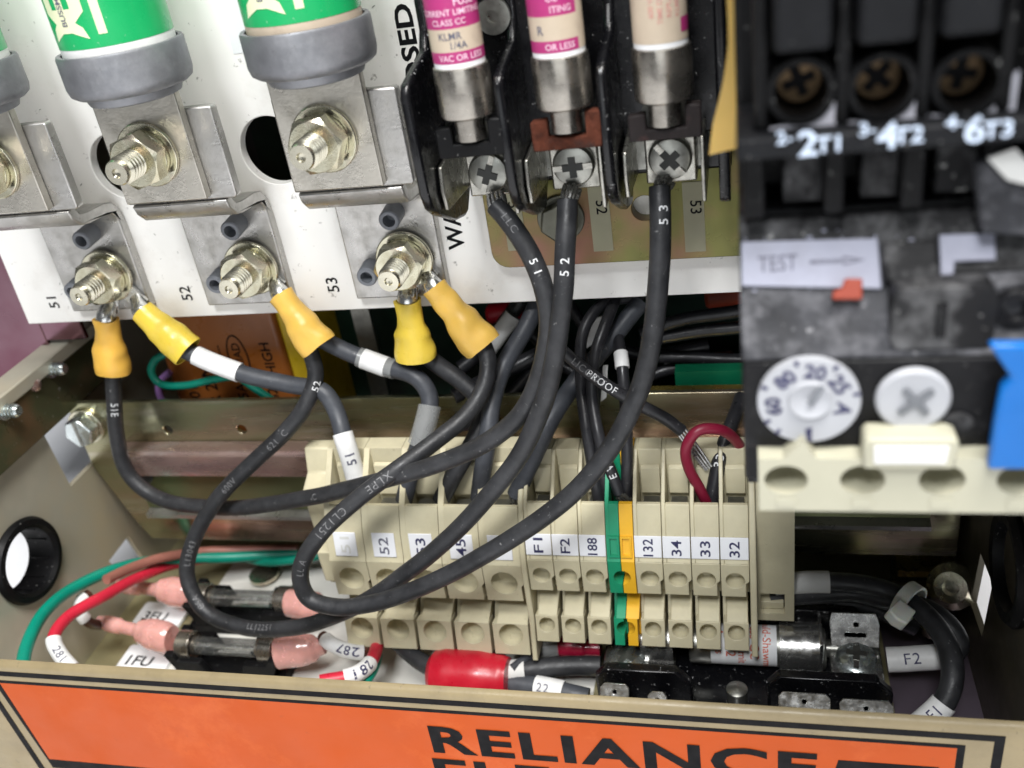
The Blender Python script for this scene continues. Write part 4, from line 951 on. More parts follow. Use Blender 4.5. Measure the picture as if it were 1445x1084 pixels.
# ================================================================== floor of the box, left: two glass fuse holders
def FP(u, v, h): return ZP(u, v, FZ+h)
card = MB()
c0 = FP(250, 952, .4); c1 = FP(845, 880, .4)
o_ = [(FP(232,936,.4).x,-66),(FP(838,975,.4).x,-66),(FP(838,975,.4).x,22),(FP(232,936,.4).x+1,22)]
tag(card.pz(o_, FZ+.01, FZ+.5).build('insulating_card', 'white_card', loc=(-10,-10,FZ)), 'pale insulating sheet on the cabinet floor under the fuse holders', 'card')
for k in range(2):
    p0 = FP(*[(262,905),(285,838)][k], 10.5); p1 = FP(*[(385,921),(408,851)][k], 10.5)
    y = (p0.y+p1.y)/2; z = p0.z; x0, x1 = p0.x, p1.x
    t = thing('fuse_holder', ['black holder with a glass fuse nearest the front lip, on label 1FU','black holder with a glass fuse behind the first one, on label 3FU'][k], 'fuse holder', ((x0+x1)/2, y, FZ+.5), 'glass fuse holders')
    MB().box(x0-3, x1+3, y-5.5, y+5.5, FZ+.55, FZ+4.2).build('base', 'black_plastic', t, bev=.4)
    for e, xx in ((0, x0), (1, x1)):
        s = 1 if e else -1
        MB().prism([(-4.6,0),(5.2,0),(8.2,7.4),(5.4,7.4),(4.4,5.2),(-2.6,5.2)], (xx-s*5, y-5.6, FZ+4.25), (s,0,0), (0,0,1), (0,1,0), 2.2).build('end_wall', 'black_plastic', t, bev=.3)
        MB().prism([(-4.6,0),(5.2,0),(7.2,8.8),(4.4,8.8),(4.0,6.2),(-2.6,6.2)], (xx-s*5, y+3.4, FZ+4.25), (s,0,0), (0,0,1), (0,1,0), 2.2).build('end_wall', 'black_plastic', t, bev=.3)
        MB().ring((xx-s*1.5-2.2, y, z), (1,0,0), 4.2, 3.5, 4.4, 24).build('clip', 'nickel', t, bev=.2)
        MB().box(xx-s*1.5-1.6, xx-s*1.5+1.6, y-1.4, y+1.4, FZ+4.25, z-3.4).build('clip_foot', 'nickel', t)
    fu = thing('glass_fuse', ['clear glass fuse in the holder nearest the lip','clear glass fuse in the rear holder'][k], 'fuse', ((x0+x1)/2, y, z), 'glass fuses')
    MB().cyl((x0+4.5,y,z), (x1-4.5,y,z), 2.55, n=28).build('tube', 'glass', fu)
    MB().cyl((x0+3,y,z), (x1-3,y,z), .55, n=10).build('element', 'tinned', fu)
    for e, xx in ((0, x0), (1, x1)):
        s = 1 if e else -1
        MB().lathe([(0,-.2),(2.4,-.2),(2.8,.3),(2.8,5.6),(2.5,5.6)], (xx+s*.6,y,z), (-s,0,0), 28).build('cap', 'nickel', fu)
    lx = [(190,928),(212,866)][k]
    lc = FP(lx[0], lx[1], 1)
    lb = thing('paper_label', ['small white label reading 1FU under the front pink connector','small white label reading 3FU under the rear pink connector'][k], 'label', lc)
    lw = MB().pz(rrect(lc.x-3.6, lc.x+13, lc.y-5.2, lc.y+4.6, 1.0), FZ+.55, FZ+1.6).build('sheet', 'paper_white', lb)
    m = MB(); flat_text(m, ['1FU','3FU'][k], (lc.x+3.0,lc.y-1.6,FZ+1.6), (1,-.04,0), (.04,1,0), 3.6, .02, 1, .05, fit=8.5); m.build('lettering', 'ink', lb)
def boot(name, label, p0, p1, prof, mt, group=None, sq=.85, cat='connector'):
    Q = Path([p0, p0.lerp(p1,.33), p0.lerp(p1,.66), p1], 8)
    return tag(MB().tube(Q, [(a, r, sq) for a, r in prof], 24).build(name, mt, loc=p0), label, cat, group)
PKP = [(0,1.9),(.14,2.7),(.3,2.6),(.34,2.1),(.52,2.2),(.6,4.0),(.75,5.0),(.93,5.0),(1,4.2)]
boot('push_connector', 'pink insulated push connector on the left end of the front glass fuse', FP(140,877,13), FP(243,902,10.5), PKP, 'vinyl_pink', 'pink push connectors')
boot('push_connector', 'pink insulated push connector on the left end of the rear glass fuse', FP(166,826,14), FP(272,838,10.5), PKP, 'vinyl_pink', 'pink push connectors')
PKR = [(0,4.6),(.5,4.8),(.75,4.2),(.9,2.6),(1,2.2)]
boot('push_connector', 'pink insulated push connector on the right end of the front glass fuse', FP(392,923,11), FP(458,912,12), PKR, 'vinyl_pink', 'pink push connectors')
boot('push_connector', 'pink insulated push connector on the right end of the rear glass fuse', FP(410,852,11), FP(462,856,12), PKR, 'vinyl_pink', 'pink push connectors')
# coloured wires bottom left
def fw(*a): return [FP(*q) for q in a]
wire('green_wire', 'teal green wire sweeping along the left wall down to the lip', fw((31,948,30),(36,915,31),(60,868,31),(104,830,28),(165,803,24),(230,790,18),(330,786,12),(420,782,8)), 1.75, 'wire_green')
o, P = wire('red_wire', 'bright red wire beside the green one, ending in a white sleeve numbered 281', fw((104,946,22),(86,925,25),(76,902,28),(95,872,28),(140,845,26),(190,818,21),(250,795,14),(340,782,8)), 1.7, 'wire_red')
s_, Q = sleeve(o, P, (104,942), (72,902), 1.75); b_ = MB(); tube_text(b_, Q, Q.s[-1]*.5, '281', 2.1, 2.1, True, .01); b_.build('lettering', 'ink_faded', s_)
o, P = wire('brown_wire', 'dull brown wire above the green one, running under the rail', fw((150,818,28),(190,799,24),(230,787,21),(280,779,16),(350,776,12),(420,775,9)), 1.5, 'wire_brown')
o, P = wire('brown_lead', 'dark brown wire with a white sleeve bent to the front pink connector', fw((126,838,23),(114,850,23),(116,868,20),(128,880,16),(142,882,13)), 1.5, 'wire_darkbrown')
sleeve(o, P, (121,844), (121,873), 1.6)
wire('green_lead', 'thin dark green wire under the rail behind the big loop', fw((330,778,8),(355,790,8),(390,793,9),(430,788,10),(470,780,10)), 1.4, 'wire_green')
tagc = MB().lathe([(0,0),(4.2,0),(5,1),(5,2),(0,2)], FP(375,815,1), (0,0,1), 24).build('brass_bushing', 'zinc_yellow', loc=FP(375,815,1)); tag(tagc, 'brassy bushing on the floor between the two big loops', 'bushing')
o, P = wire('red_lead', 'short red wire with a white sleeve numbered 281 below the terminals', fw((452,962,18),(500,952,17),(520,938,15),(531,915,13),(534,890,10)), 1.8, 'wire_red')
s_, Q = sleeve(o, P, (484,955), (521,937), 1.85); b_ = MB(); tube_text(b_, Q, Q.s[-1]*.5, '281', 2.6, 2.2, True, .01); b_.build('lettering', 'ink_blue', s_)
o, P = wire('brown_lead', 'short brown wire with a white sleeve numbered 287 below the terminals', fw((455,898,15),(466,908,15),(486,917,14),(510,921,13),(528,918,11),(536,900,10)), 1.6, 'wire_darkbrown')
s_, Q = sleeve(o, P, (460,902), (512,921), 1.75); b_ = MB(); tube_text(b_, Q, Q.s[-1]*.68, '287', 2.5, 2.1, True, .01); b_.build('lettering', 'ink_blue', s_)
wire('teal_lead', 'short teal wire stub beside the sleeve numbered 281', fw((514,965,13),(526,945,12),(532,925,10)), 1.6, 'wire_green')
# red vinyl boot and its cables
p0, p1 = FP(604,950,8), FP(718,958,8)
Q = Path([p0, p0.lerp(p1,.33), p0.lerp(p1,.66), p1], 10)
m = MB().tube(Q, [(0,2.0,.95),(.03,4.6,.95),(.1,6.3,.95),(.25,7.0,.95),(.6,7.0,.95),(.92,6.2,.95),(1,5.6,.95)], 36, caps=True)
t = m.build('vinyl_boot', 'vinyl_red', loc=p0); tag(t, 'plump red vinyl boot lying behind the front lip', 'boot')
wire('grey_cable', 'black cable entering the left end of the red boot', fw((560,905,10),(580,922,10),(606,940,10),(622,944,10)), 2.4, 'wire_black', 'cables at the red boot')
o, P = wire('grey_cable', 'black cable from the red boot to the right fuse block', fw((712,948,8),(745,945,8),(790,940,8),(848,940,8)), 2.6, 'wire_black', 'cables at the red boot'); sleeve(o, P, (714,948), (740,945), 2.65, 'paper_grey')
o, P = wire('grey_cable', 'grey cable with a white sleeve numbered 22 leaving the red boot', fw((705,962,6),(740,967,6),(790,975,6),(830,985,5)), 2.5, 'wire_grey', 'cables at the red boot')
s_, Q = sleeve(o, P, (755,969), (795,976), 2.6); b_ = MB(); tube_text(b_, Q, Q.s[-1]*.35, '22', 2.2, 3.0, False, .0); b_.build('lettering', 'ink_faded', s_)
o, P = wire('grey_cable', 'thin cable with a clear sleeve rising to the dark red crimp', fw((722,944,10),(745,928,10),(775,916,9),(800,910,9)), 1.2, 'wire_grey', 'cables at the red boot')
b0 = boot('crimp_terminal', 'translucent dark red crimp terminal under the earth block', FP(788,911,9), FP(848,915,9), [(0,2.6),(.1,2.9),(.6,2.9),(.68,2.3),(1,2.2)], 'clear_red', sq=1)
MB().tube(Path([FP(755,917,9), FP(792,911,9)], 6), 2.6, 20).build('clear_sleeve', 'sleeve_clear', b0)

# ================================================================== right: two pole fuse block on the floor
t = thing('floor_fuse_block', 'black two pole fuse block with tall barriers on the cabinet floor at right', 'fuse block', FP(1060, 960, 2))
A0, A1 = FP(905, 912, 11.5), FP(1170, 915, 11.5); fy = A1.y; fz = FZ+11.5
xl, xr = FP(838,960,16).x, FP(1252,955,16).x
xm0, xm1 = FP(975,960,18).x, FP(1083,960,18).x
yw = ZP(1160, 955, FZ+18).y; yw2 = ZP(1160, 857, FZ+20).y
MB().box(xl, xr, yw-16, yw2+2, FZ+.55, FZ+5).build('base', 'bakelite', t, bev=.5)
def wallz(xa, xb, y, h, nm_='barrier'):
    MB().py([(xa,FZ+5.05),(xb,FZ+5.05),(xb,FZ+h-4),(xb-3.5,FZ+h),(xa+2.5,FZ+h),(xa,FZ+h-3)], y-1.3, y+1.3).build(nm_, 'bakelite', t, bev=.6)
wallz(xl, xm0, yw, 18); wallz(xm1, xr+1, yw, 18.5); wallz(xm1-3, xr-2, yw2, 20); wallz(xl, xm0, yw2, 15)
def clip(x0, x1, y, zc, r, wd=0, full=True):
    n = 14; L1 = [(y+r*math.cos(a), zc+r*math.sin(a)) for a in [R_(-40+ (260)*i/n) for i in range(n+1)]]
    L2 = [(y+(r+.7)*math.cos(a), zc+(r+.7)*math.sin(a)) for a in [R_(-40+(260)*i/n) for i in range(n+1)]]
    m = MB().px(L1+L2[::-1], x0, x1).build('clip', 'tinned', t, bev=.15)
    MB().box(x0, x1, y-2, y+2, FZ+5.05, zc-r+.4).build('clip_foot', 'screw_dark', t)
    if not full: return
    MB().box(x1-.2, x1+.7, y-r-.5, y+r+.5, FZ+5.05, zc+r+1.6).build('clip_stop', 'tinned', t, bev=.2)
    MB().box(x0-.2, x1+.4, y+r-.5, y+r+.4, zc, zc+r+2.2).build('clip_lip', 'tinned', t, bev=.2)
X = lambda u, v, h: FP(u, v, h).x
clip(X(1100,905,15), X(1156,908,15), fy, fz, 5.9)
clip(X(905,905,14), X(950,908,14), fy, fz, 5.5, 0, False)
def screw_term(u, v, h, rot, cover=True):
    c = FP(u, v, h)
    m = MB().box(c.x-6, c.x+6, c.y-6, c.y+6, FZ+5.05, c.z).build('terminal_plate', 'tinned', t, bev=.4)
    if cover: MB().prism([(-5.6,-5),(5.6,-5),(5.9,.6),(5.2,3.2),(-5.4,3.2),(-5.9,1)], (c.x, c.y+6.4, c.z+5.2), (1,0,0), (0,.62,.78), (0,-.78,.62), .8, [rrect(-2.4,2.6,-2.6,-1.6,.3), circ(0.4,.4,.6,10)]).build('terminal_tab', 'tinned', m, bev=.15)
    s_ = MB().lathe([(4.8,0),(4.9,.6),(4.7,1.5),(3.6,2.2),(0,2.5)], c, (0,-.1,1), 32).build('binding_screw', 'zinc_clear', m)
    ca, sa = math.cos(R_(rot)), math.sin(R_(rot))
    MB().prism([(-4.4,-.6),(4.4,-.6),(4.4,.6),(-4.4,.6)], c+V((0,0,1.9)), (ca,sa,0), (-sa,ca,0), (0,0,1), .75).build('slot', 'tinned', s_)
    MB().prism([(-2.4,-.8),(-.8,-.8),(-.8,-2.4),(.8,-2.4),(.8,-.8),(2.4,-.8),(2.4,.8),(.8,.8),(.8,2.4),(-.8,2.4),(-.8,.8),(-2.4,.8)], c+V((0,0,1.9)), (ca,sa,0), (-sa,ca,0), (0,0,1), .8).build('cross_recess', 'screw_dark', s_)
screw_term(1208, 932, 12, 84); screw_term(884, 935, 10, 60, False)
# front pole seen over the lip: tab tops
for u, v, w_, mt in ((1135,992,66,'tinned'),(1222,1002,66,'tinned'),(868,978,40,'tinned'),(928,990,26,'tinned')):
    c = FP(u, v, 15); hw = w_*.088
    MB().prism([(-hw,-10),(hw,-10),(hw,1.4),(hw-1,2.4),(-hw+1,2.4),(-hw,1.4)], c, (1,0,0), (0,.64,.77), (0,-.77,.64), .9, [circ(0,.4,.5,10)]).build('terminal_tab', mt, t, bev=.2)
c = FP(1040, 975, 8); ms = MB().lathe([(2.6,0),(2.6,.7),(1.8,1.2),(0,1.3)], c, (0,0,1), 24).cyl((c.x,c.y,FZ+5.05), c, 2.4).build('mounting_screw', 'screw_dark', t)
# the white barrel fuse
fu = thing('barrel_fuse', 'white barrel fuse with red print in the floor fuse block', 'fuse', (A1.x-12, fy, fz))
r = 5.1
xa, xb2, xc2, xd = X(950,908,13.5), X(1003,910,13.5), X(1096,912,13.5), X(1168,912,13.5)
MB().lathe([(4.8,0),(5.2,.3),(5.25,xb2-xa-4)], (xa+4,fy,fz), (1,0,0), 36).lathe([(5.25,0),(5.25,xd-xc2-1.0),(4.8,xd-xc2-.5),(2.2,xd-xc2-.4),(2.2,xd-xc2+3.0)], (xc2,fy,fz), (1,0,0), 36).build('end_cap', 'screw_dark', fu)
bd = MB().cyl((xb2-.2,fy,fz), (xc2+.2,fy,fz), r, n=40).build('body', 'paper_white', fu)
m = MB(); fr = (0,-.75,1)
for j, (s_, dx) in enumerate((('Gould-Shawmut',-2.4),('ass CC',-5.4),('rrent Limit',-8.4),('MR12',-11.2),('Amps',-14.0))):
    vs, fs = glyphs(s_, [2.0,2.2,2.0,2.4,2.0][j], .005, sub=2)
    f = V(fr).normalized(); sd = V((1,0,0)).cross(f); out = []
    for x, y in vs:
        a = .0+x/r; out.append(V((xc2+dx+y, fy, fz))+(f*math.cos(a)+sd*math.sin(a)*1)*(r+.05))
    m.add(out, fs)
m.build('lettering', 'ink_red', bd)
# cables and tie, right
o1, P1 = wire('power_cable', 'outer grey cable curving round the right corner to sleeve F1', fw((1085,826,27),(1150,822,27),(1210,824,27),(1262,838,26),(1306,868,25),(1336,910,23),(1344,955,20),(1334,990,16),(1312,1012,13),(1290,1030,11)), 2.5, 'wire_black', 'tied grey cables')
s_, Q = sleeve(o1, P1, (1326,988), (1296,1025), 2.55); b_ = MB(); tube_text(b_, Q, Q.s[-1]*.4, 'F1', 2.6, 3.0, True, .0); b_.build('lettering', 'ink_blue', s_)
sleeve(o1, P1, (1092,826), (1168,822), 2.55, 'paper_grey')
o2, P2 = wire('power_cable', 'inner grey cable under the tie, turning back to sleeve F2', fw((1085,844,24),(1150,838,24),(1210,838,24),(1262,850,24),(1312,862,22),(1346,892,19),(1352,915,17),(1330,926,15),(1290,929,14),(1252,931,13)), 2.5, 'wire_black', 'tied grey cables')
s_, Q = sleeve(o2, P2, (1328,925), (1253,931), 2.7); b_ = MB(); tube_text(b_, Q, Q.s[-1]*.55, 'F2', 2.6, 3.1, True, .0); b_.build('lettering', 'ink_blue', s_)
wire('power_cable', 'third dark cable low under the two tied ones', fw((1085,856,19),(1150,848,19),(1210,852,19),(1255,868,17),(1290,885,13)), 2.3, 'wire_black', 'tied grey cables')
c = (P1.at(P1.near(1283,850))[0]+P2.at(P2.near(1278,853))[0])/2; td = P1.at(P1.near(1283,850))[1]
zt_ = thing('cable_tie', 'pale nylon tie holding the two grey cables together', 'cable tie', c)
a = td.orthogonal().normalized(); b = td.cross(a); n = 28; vs = []; fs = []
for h in (-1.6, 1.6):
    for rr in (4.6, 5.3):
        for i in range(n): an = 2*math.pi*i/n; vs.append(c+td*h+(a*math.cos(an)+b*math.sin(an))*rr)
for i in range(n):
    j = (i+1)%n
    fs += [(n+i,n+j,3*n+j,3*n+i),(j,i,2*n+i,2*n+j),(i,j,n+j,n+i),(2*n+j,2*n+i,3*n+i,3*n+j)]
MB().add(vs, fs).build('band', 'nylon', zt_, bev=.2)
hc = FP(1266, 872, 26)
u_ = (FP(1266,872,26)-FP(1285,850,26)).normalized(); w2 = u_.cross(ray(1266,872).normalized()).normalized(); nn_ = u_.cross(w2)
MB().prism([(-2.6,-2.2),(2.6,-2.5),(3.3,0),(2.6,2.5),(-2.6,2.2)], hc, u_, w2, nn_, 3.4).build('head', 'nylon', zt_, bev=.5)
# zinc details on the floor, right
p = FP(1305, 800, 12); q = MB().box(p.x-7, p.x+9, p.y-2, p.y+6, p.z-2, p.z).build('clip_bracket', 'gold_edge', loc=p); tag(q, 'shiny yellow plated bracket near the right wall under the rail', 'bracket')
p = FP(1345, 825, 16); q = MB().lathe([(6,0),(6,3),(4,5),(2,5),(2,3),(0,3)], p, (-.3,-.8,.5), 28).build('plated_bushing', 'zinc_yellow', loc=p); tag(q, 'round plated bushing beside the white knock-out in the right wall', 'bushing')
p = FP(1318, 888, 2); q = MB().lathe([(4,0),(4,2),(2.4,3),(0,3)], p, (0,0,1), 24).build('floor_screw', 'zinc_yellow', loc=p); tag(q, 'plated screw head on the floor under the tied cables', 'screw')
q = MB().box(FP(1255,960,.5).x, RX-.1, -60, 8, FZ+.01, FZ+.5).build('floor_plate', 'floor_violet', loc=FP(1300,960,.5)); tag(q, 'violet tinted steel plate on the floor at right', 'plate')
q = MB().box(YP(1262,800,10).x, RX-.2, 14, 15.5, FZ+.5, -80).build('corner_bracket', 'dark_zinc', loc=(130,14,-100)); tag(q, 'dark plated corner bracket behind the tied cables', 'bracket')

# ================================================================== contactor and overload relay (close to the camera)
CX0 = 85.2; CX1 = 150
YC = -88.0
def CP(u, v, y=YC): return YP(u, v, y)
def crow(v, y=YC, u=1200): return YP(u, v, y).z
ct = thing('contactor', 'black three pole contactor with white terminal numbers, blurred and close at top right', 'contactor', (115, -40, 90))
zA, zB, zBar0, zBar1, zC = crow(62), crow(150), crow(183, -88), crow(214, -88), crow(332)
MB().box(CX0, CX1, -72, -.1, zC+1.2, 118).build('body', 'black_plastic', ct, bev=.8)
pu = [1085, 1203, 1320, 1437]
zt_ = 118
for k in range(4):
    x0 = CP(pu[k]+6, 40).x; x1 = CP(pu[k]+88, 40).x
    MB().box(x0, x1, -90, -72.1, zA+(-.0)+k*.0, zt_).build('pole_cover', 'black_pole', ct, bev=.7)
for k in range(4):       # walls between the poles
    x0 = CP(pu[k]-22, 120).x; x1 = CP(pu[k]+0, 120).x
    MB().box(max(CX0+.0, x0), x1, -86, -72.1, zBar0, zt_).build('pole_wall', 'black_plastic', ct, bev=.5)
for k in range(3):
    u, v = ((1128,112),(1240,106),(1358,100))[k]
    c = CP(u, v, -80); c.x = CP(u, v, -82).x
    s_ = MB().lathe([(2.9,-8),(2.9,0),(2.6,.5),(0,.6)], (c.x,-80,c.z), (0,-1,0), 28).build('terminal_screw', 'brass_dirty', ct)
    a = R_(20+30*k); ca, sa = math.cos(a), math.sin(a)
    MB().prism([(-2.0,-.6),(-.6,-.6),(-.6,-2.0),(.6,-2.0),(.6,-.6),(2.0,-.6),(2.0,.6),(.6,.6),(.6,2.0),(-.6,2.0),(-.6,.6),(-2.0,.6)], (c.x,-80.5,c.z), (ca,0,sa), (-sa,0,ca), (0,-1,0), .15).build('cross_recess', 'ink', s_)
    MB().ring((c.x,-86,c.z), (0,1,0), 4.1, 3.1, 6, 32).build('screw_collar', 'black_plastic', ct, bev=.3)
    arc = [(c.x+4.2*math.cos(R_(t)), c.z+4.2*math.sin(R_(t))) for t in range(0, -112, -10)]
    MB().py([(c.x-3.6,zBar0+.05),(c.x+5.3,zBar0+.05),(c.x+5.3,c.z+.8)]+arc, -85.6, -84.8).build('white_backing', 'white_gloss', ct)
MB().box(CX0, CX1, -89, -72.1, zBar1, zBar0).build('number_bar', 'black_pole', ct, bev=.4)
br = [o for o in COL.objects if o.name.startswith('number_bar')][0]
m = MB()
for (u, v, s_, cp) in ((1107,194,'2-',1.5),(1140,202,'2',3.0),(1168,203,'T1',1.9),(1224,182,'3-',1.5),(1252,191,'4',3.0),(1282,190,'T2',1.9),(1347,172,'4-',1.5),(1376,182,'6',3.0),(1408,182,'T3',1.9)):
    c = CP(u, v, -89.05); flat_text(m, s_, c, (1,0,.02), (-.02,0,1), cp, .018, 1.1, .06)
m.build('lettering', 'ink_lit', br)
for k in range(5):
    x = CP((1048,1160,1265,1375,1440)[k], 270, -80).x
    MB().box(x, x+(2.8,2.4,2.6,2.4,3)[k], -84, -72.1, zC+1.3, zBar1-.1).build('shroud_rib', 'black_plastic', ct, bev=.4)
for k in range(3):
    x = CP((1105,1215,1320)[k], 270, -80).x
    MB().box(x, x+5.2, -79, -72.1, zC+1.3, zBar1-2).build('shroud_panel', 'black_dirty', ct, bev=.4)
# torn white tape piece at the right
a = [CP(u, v, -86) for u, v in ((1392,222),(1432,208),(1460,240),(1460,262),(1420,252))]
MB().prism([(q.x,q.z) for q in a], (0,-86,0), (1,0,0), (0,0,1), (0,-1,0), .5).build('paper_scrap', 'paper_grey', ct)
a = [CP(u, v, -85) for u, v in ((1378,232),(1396,224),(1425,255),(1460,268),(1460,335),(1385,332))]
MB().prism([(q.x,q.z) for q in a], (0,-85,0), (1,0,0), (0,0,1), (0,1,0), 3).build('side_block', 'black_dusty', ct, bev=.5)

ov = thing('overload_relay', 'black dusty overload relay with white dial and cream terminal strip, close at right', 'relay', (115, -40, 25))
z0 = crow(338); z1 = crow(412); z2 = crow(492); z3 = crow(650); z4 = crow(735)
MB().box(CX0, CX1, -78, -.2, z4, z0+.8).build('body', 'black_face', ov, bev=.6)
# upper deck: sloping dusty ledge
MB().px([(-70,z0+.7),(-80,z0),(-84,z1),(-78.05,z1)], CX0+.0, CX1).build('upper_deck', 'black_dirty', ov, bev=.3)
MB().px([(-78.05,z1-.05),(-84,z1-.05),(-90,z2),(-90,z2-.6),(-78.05,z2-.6)], CX0+.02, CX1-6).build('dusty_ledge', 'black_dusty', ov, bev=.5)
dk = V((0,-4,z1-z0)).normalized(); dn = V((1,0,0)).cross(dk); dn = dn if dn.y < 0 else -dn
def deck(u, v):   # point on the sloping deck
    d = ray(u, v); p0 = V((0,-80,z0)); t = (p0-CAM).dot(dn)/d.dot(dn); p = CAM+d*t; return p
def on_deck(pts, t, name, m, par, lift=.05, bev=.2):
    o0 = V((0,-80,z0)); loc = [((deck(u,v)-o0).x, (deck(u,v)-o0).dot(dk)) for u, v in pts]
    return MB().prism(loc, o0+dn*lift, (1,0,0), dk, dn, t).build(name, m, par, bev=bev)
lb = on_deck([(1046,342),(1238,337),(1244,408),(1046,404)], .7, 'test_label', 'label_dusty', ov)
c = deck(1097, 372)+dn*.75; m = MB(); flat_text(m, 'TEST', c, (1,0,.02), -dk, 2.1, .006, 1.1, .05, fit=abs(deck(1125,372).x-deck(1070,372).x))
a0, a1 = deck(1143,371), deck(1220,370); o0 = deck(1143,371)+dn*.78; L = (a1-a0).length
m.prism([(0,-.22),(L*.6,-.22),(L*.6,-.6),(L,0),(L*.6,.6),(L*.6,.22),(0,.22)], o0, (1,0,0), -dk, dn, .04, [[(.5,-.08),(L*.62,-.08),(L*.62,-.3),(L*.88,0),(L*.62,.3),(L*.62,.08),(.5,.08)]])
m.build('lettering', 'ink_faded', lb)
on_deck([(1324,332),(1402,330),(1404,368),(1346,370),(1344,392),(1326,392)], .7, 'white_patch', 'label_dusty', ov)
on_deck([(1240,345),(1320,340),(1322,392),(1246,400)], 2.4, 'rough_block', 'black_dirty', ov, bev=.5)
fl = on_deck([(1172,424),(1174,412),(1186,408),(1190,395),(1214,395),(1214,424)], 1.6, 'reset_flag', 'flag_red', ov, .9)
# grit and dust crumbs lying on the ledges
m = MB(); o0 = V((0,-80,z0))
for k in range(150):
    u = random.uniform(1048, 1400); v = random.choice((random.gauss(338,5), random.uniform(405,486), random.uniform(345,486), random.gauss(420,8)))
    if 1046 < u < 1240 and 340 < v < 406: continue
    d = ray(u, v); n_ = dn if v < 412 else V((0,-(z1-z2),-6)).normalized()
    p_ = V((0,-80,z0)) if v < 412 else V((0,-84,z1)); t_ = (p_-CAM).dot(n_)/d.dot(n_); p = CAM+d*t_
    r_ = random.choice((.08,.1,.12,.16,.22,.32)); m.ball(p, r_, 6, (random.uniform(.7,1.6),.6,random.uniform(.7,1.3)))
g_ = m.build('dust_grit', 'label_dusty', ov); g_['kind'] = 'stuff'
# reset button housing
c0, c1 = CP(1258, 400, -88), CP(1396, 480, -88)
MB().prism(rrect(c0.x, c1.x, c1.z, c0.z, 1.6), (0,-86,0), (1,0,0), (0,0,1), (0,-1,0), 4).build('reset_button', 'black_dirty', ov, bev=.9)
MB().box((c0.x+c1.x)/2-1, (c0.x+c1.x)/2+.3, -90.6, -90, c1.z+2, c0.z-2).build('reset_groove', 'black_face', ov)
MB().prism([(q.x,q.z) for q in [CP(u,v,-86) for u, v in ((1400,395),(1460,385),(1460,482),(1396,478))]], (0,-86,0), (1,0,0), (0,0,1), (0,-1,0), 1.5).build('dusty_cheek', 'black_dusty', ov, bev=.4)
c = CP(1432, 432, -88); MB().ring((c.x,-87.6,c.z), (0,-1,0), 2.6, 1.3, 1.4, 24).build('socket', 'black_face', ov, bev=.2)
# front face block
def FF(u, v, y=-90): return YP(u, v, y)
MB().box(CX0+.04, CX1-4, -90, -78.05, FF(1070,650,-93).z, z2-.7).build('front_face', 'black_face', ov, bev=.5)
# dial
c = FF(1141, 567, -91.2); R = abs(FF(1214,567,-91.2).x-FF(1068,567,-91.2).x)/2
dl = MB()
pts = []
n = 80
for i in range(n):
    a = 2*math.pi*i/n; rr = R
    pts.append((c.x+rr*math.cos(a), c.z+rr*math.sin(a)*.98))
dl.py(pts, -91.2, -90.05)
d_ = dl.build('setting_dial', 'dial_white', ov, bev=.3)
MB().lathe([(2.9,0),(2.7,.6),(2.2,.4),(1.3,.1),(0,0)], (c.x+.2,-91.25,c.z+.4), (0,-1,0), 36).build('dial_hub', 'dial_white', d_)
MB().prism([(-1.4,-.4),(1.8,-.4),(1.8,.4),(-1.4,.4)], (c.x+.8,-91.6,c.z+1.2), (.5,0,.85), (-.85,0,.5), (0,-1,0), .25).build('slot', 'tube_grey', d_)
m = MB()
for a, s_ in ((-16,'A'),(34,'25'),(80,'20'),(131,'80'),(188,'60')):
    t = R_(a); rr = R*.70; flat_text(m, s_, (c.x+rr*math.cos(t), -91.22, c.z+rr*math.sin(t)), (math.cos(t-math.pi/2),0,math.sin(t-math.pi/2)), (math.cos(t),0,math.sin(t)), 2.0, .03, 1, .06)
for a in (10,57,105,158,210,-130):
    t = R_(a); m.prism([(R*.86,-.22),(R*.99,-.3),(R*.99,.3),(R*.86,.22)], (c.x,-91.25,c.z), (math.cos(t),0,math.sin(t)), (-math.sin(t),0,math.cos(t)), (0,-1,0), .05)
m.prism([(-.25,-R*.98),(.25,-R*.98),(.3,-R*.62),(-.6,-R*.66)], (c.x+.2,-91.25,c.z), (1,0,0), (0,0,1), (0,-1,0), .05)
m.build('lettering', 'ink_blue', d_)
# white test knob
c = FF(1289, 566, -91.2); R2 = abs(FF(1345,566,-91.2).x-FF(1236,566,-91.2).x)/2
kn = MB().lathe([(R2*.94,0),(R2,.35),(R2*.98,.9),(R2*.9,1.25),(R2*.5,1.0),(0,.9)], (c.x,-90.05,c.z), (0,-1,0), 44).build('test_knob', 'dial_white', ov)
MB().prism([(-2.6,-.45),(-.5,-.5),(-.45,-2.4),(.45,-2.4),(.5,-.5),(2.6,-.45),(2.6,.45),(.5,.5),(.45,2.4),(-.45,2.4),(-.5,.5),(-2.6,.45)], (c.x+.3,-91.2,c.z-.1), (.77,0,.64), (-.64,0,.77), (0,-1,0), .18).build('cross_recess', 'tube_grey', kn)
c2 = FF(1350, 601, -90); MB().lathe([(2.2,0),(2.1,.5),(1.4,.9),(0,1.0)], (c2.x,-90.05,c2.z), (0,-1,0), 24).build('clear_button', 'black_dirty', ov)
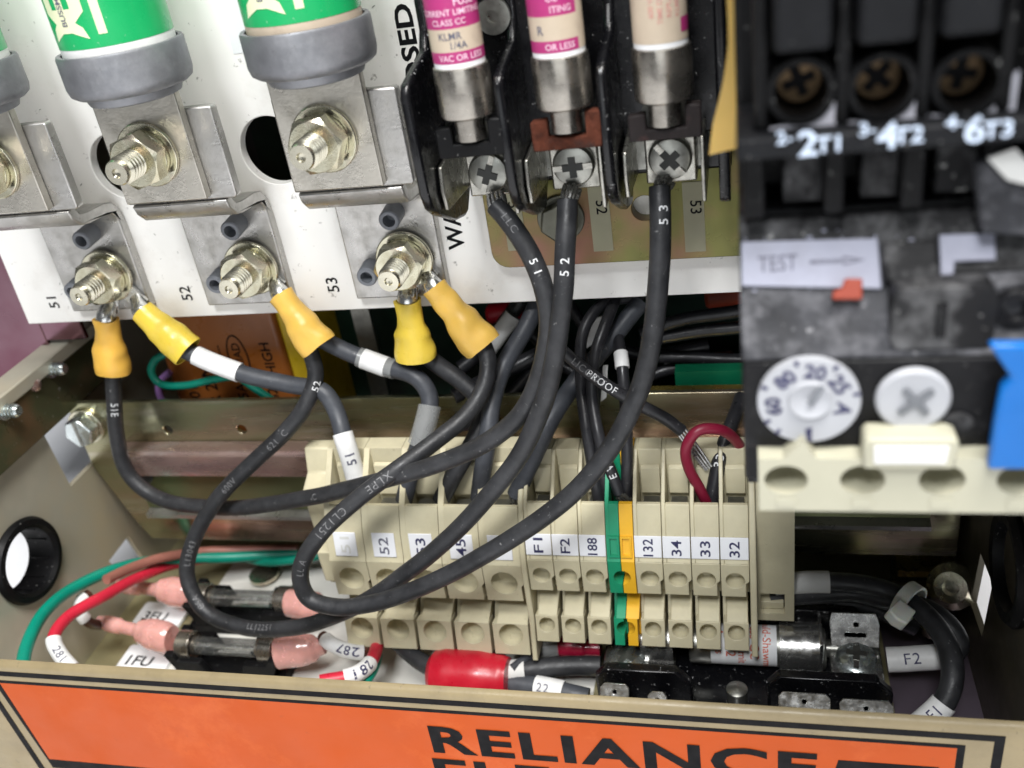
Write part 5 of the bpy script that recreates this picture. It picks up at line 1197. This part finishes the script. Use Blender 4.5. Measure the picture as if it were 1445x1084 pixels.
# cream terminal strip
cs0, cs1 = FF(1070, 648, -93), FF(1460, 728, -93)
zt, zb_ = FF(1070,648,-93).z, FF(1200,722,-93).z
hx = [FF(u, 682, -93) for u in (1109, 1217, 1329, 1440)]
tri = [FF(1105,650,-93), FF(1133,623,-93), FF(1152,650,-93)]
o_ = [(cs0.x,zb_),(CX1,zb_),(CX1,zt),(tri[2].x,zt),(tri[1].x,tri[1].z),(tri[0].x,zt),(cs0.x,zt)]
rh = abs(FF(1141,682,-93).x-FF(1079,682,-93).x)/2
st = MB().py(o_, -93, -88.5, [circ(h.x, h.z+.5, rh, 30, ry=rh*.84) for h in hx]).build('terminal_strip', 'cream_plastic', ov)
for h in hx:
    MB().lathe([(rh+.05,0),(rh*.8,6.5),(0,6.6)], (h.x,-92.6,h.z+.5), (0,1,0), 28, cap=False).build('screw_well', 'cream_plastic', st)
    MB().box(h.x-1.3, h.x+1.4, -93.2, -93.02, zb_+.7, h.z-2.6).build('number_pad', 'cream_plastic', st, bev=.1)
a, b = FF(1219,614,-93.5), FF(1348,656,-93.5)
MB().prism([(a.x+.5,a.z),(b.x-.5,a.z-.1),(b.x+.1,a.z-.8),(b.x-.2,b.z),(a.x-.1,b.z),(a.x,a.z-.7)], (0,-90.1,0), (1,0,0), (0,0,1), (0,-1,0), 4.4).build('cream_tab', 'cream_plastic', st, bev=.5)
MB().prism([(a.x+1.2,a.z-1.0),(b.x-1.2,a.z-1.1),(b.x-1.4,b.z+1.0),(a.x+1.3,b.z+1.0)], (0,-94.5,0), (1,0,0), (0,0,1), (0,-1,0), .25).build('tab_window', 'sleeve_white', st, bev=.1)
# blue cap
a = [FF(u,v,-95) for u,v in ((1396,488),(1470,488),(1470,664),(1394,664),(1404,600),(1415,547),(1428,535))]
MB().prism([(q.x,q.z) for q in a], (0,-95,0), (1,0,0), (0,0,1), (0,1,0), 1.9).build('blue_cap', 'blue_plastic', ov, bev=.5)
# underside shroud
MB().box(CX0+.3, CX1-2, -76, -20, z4-2.2, z4-.05).build('lower_shroud', 'black_dirty', ov, bev=.4)
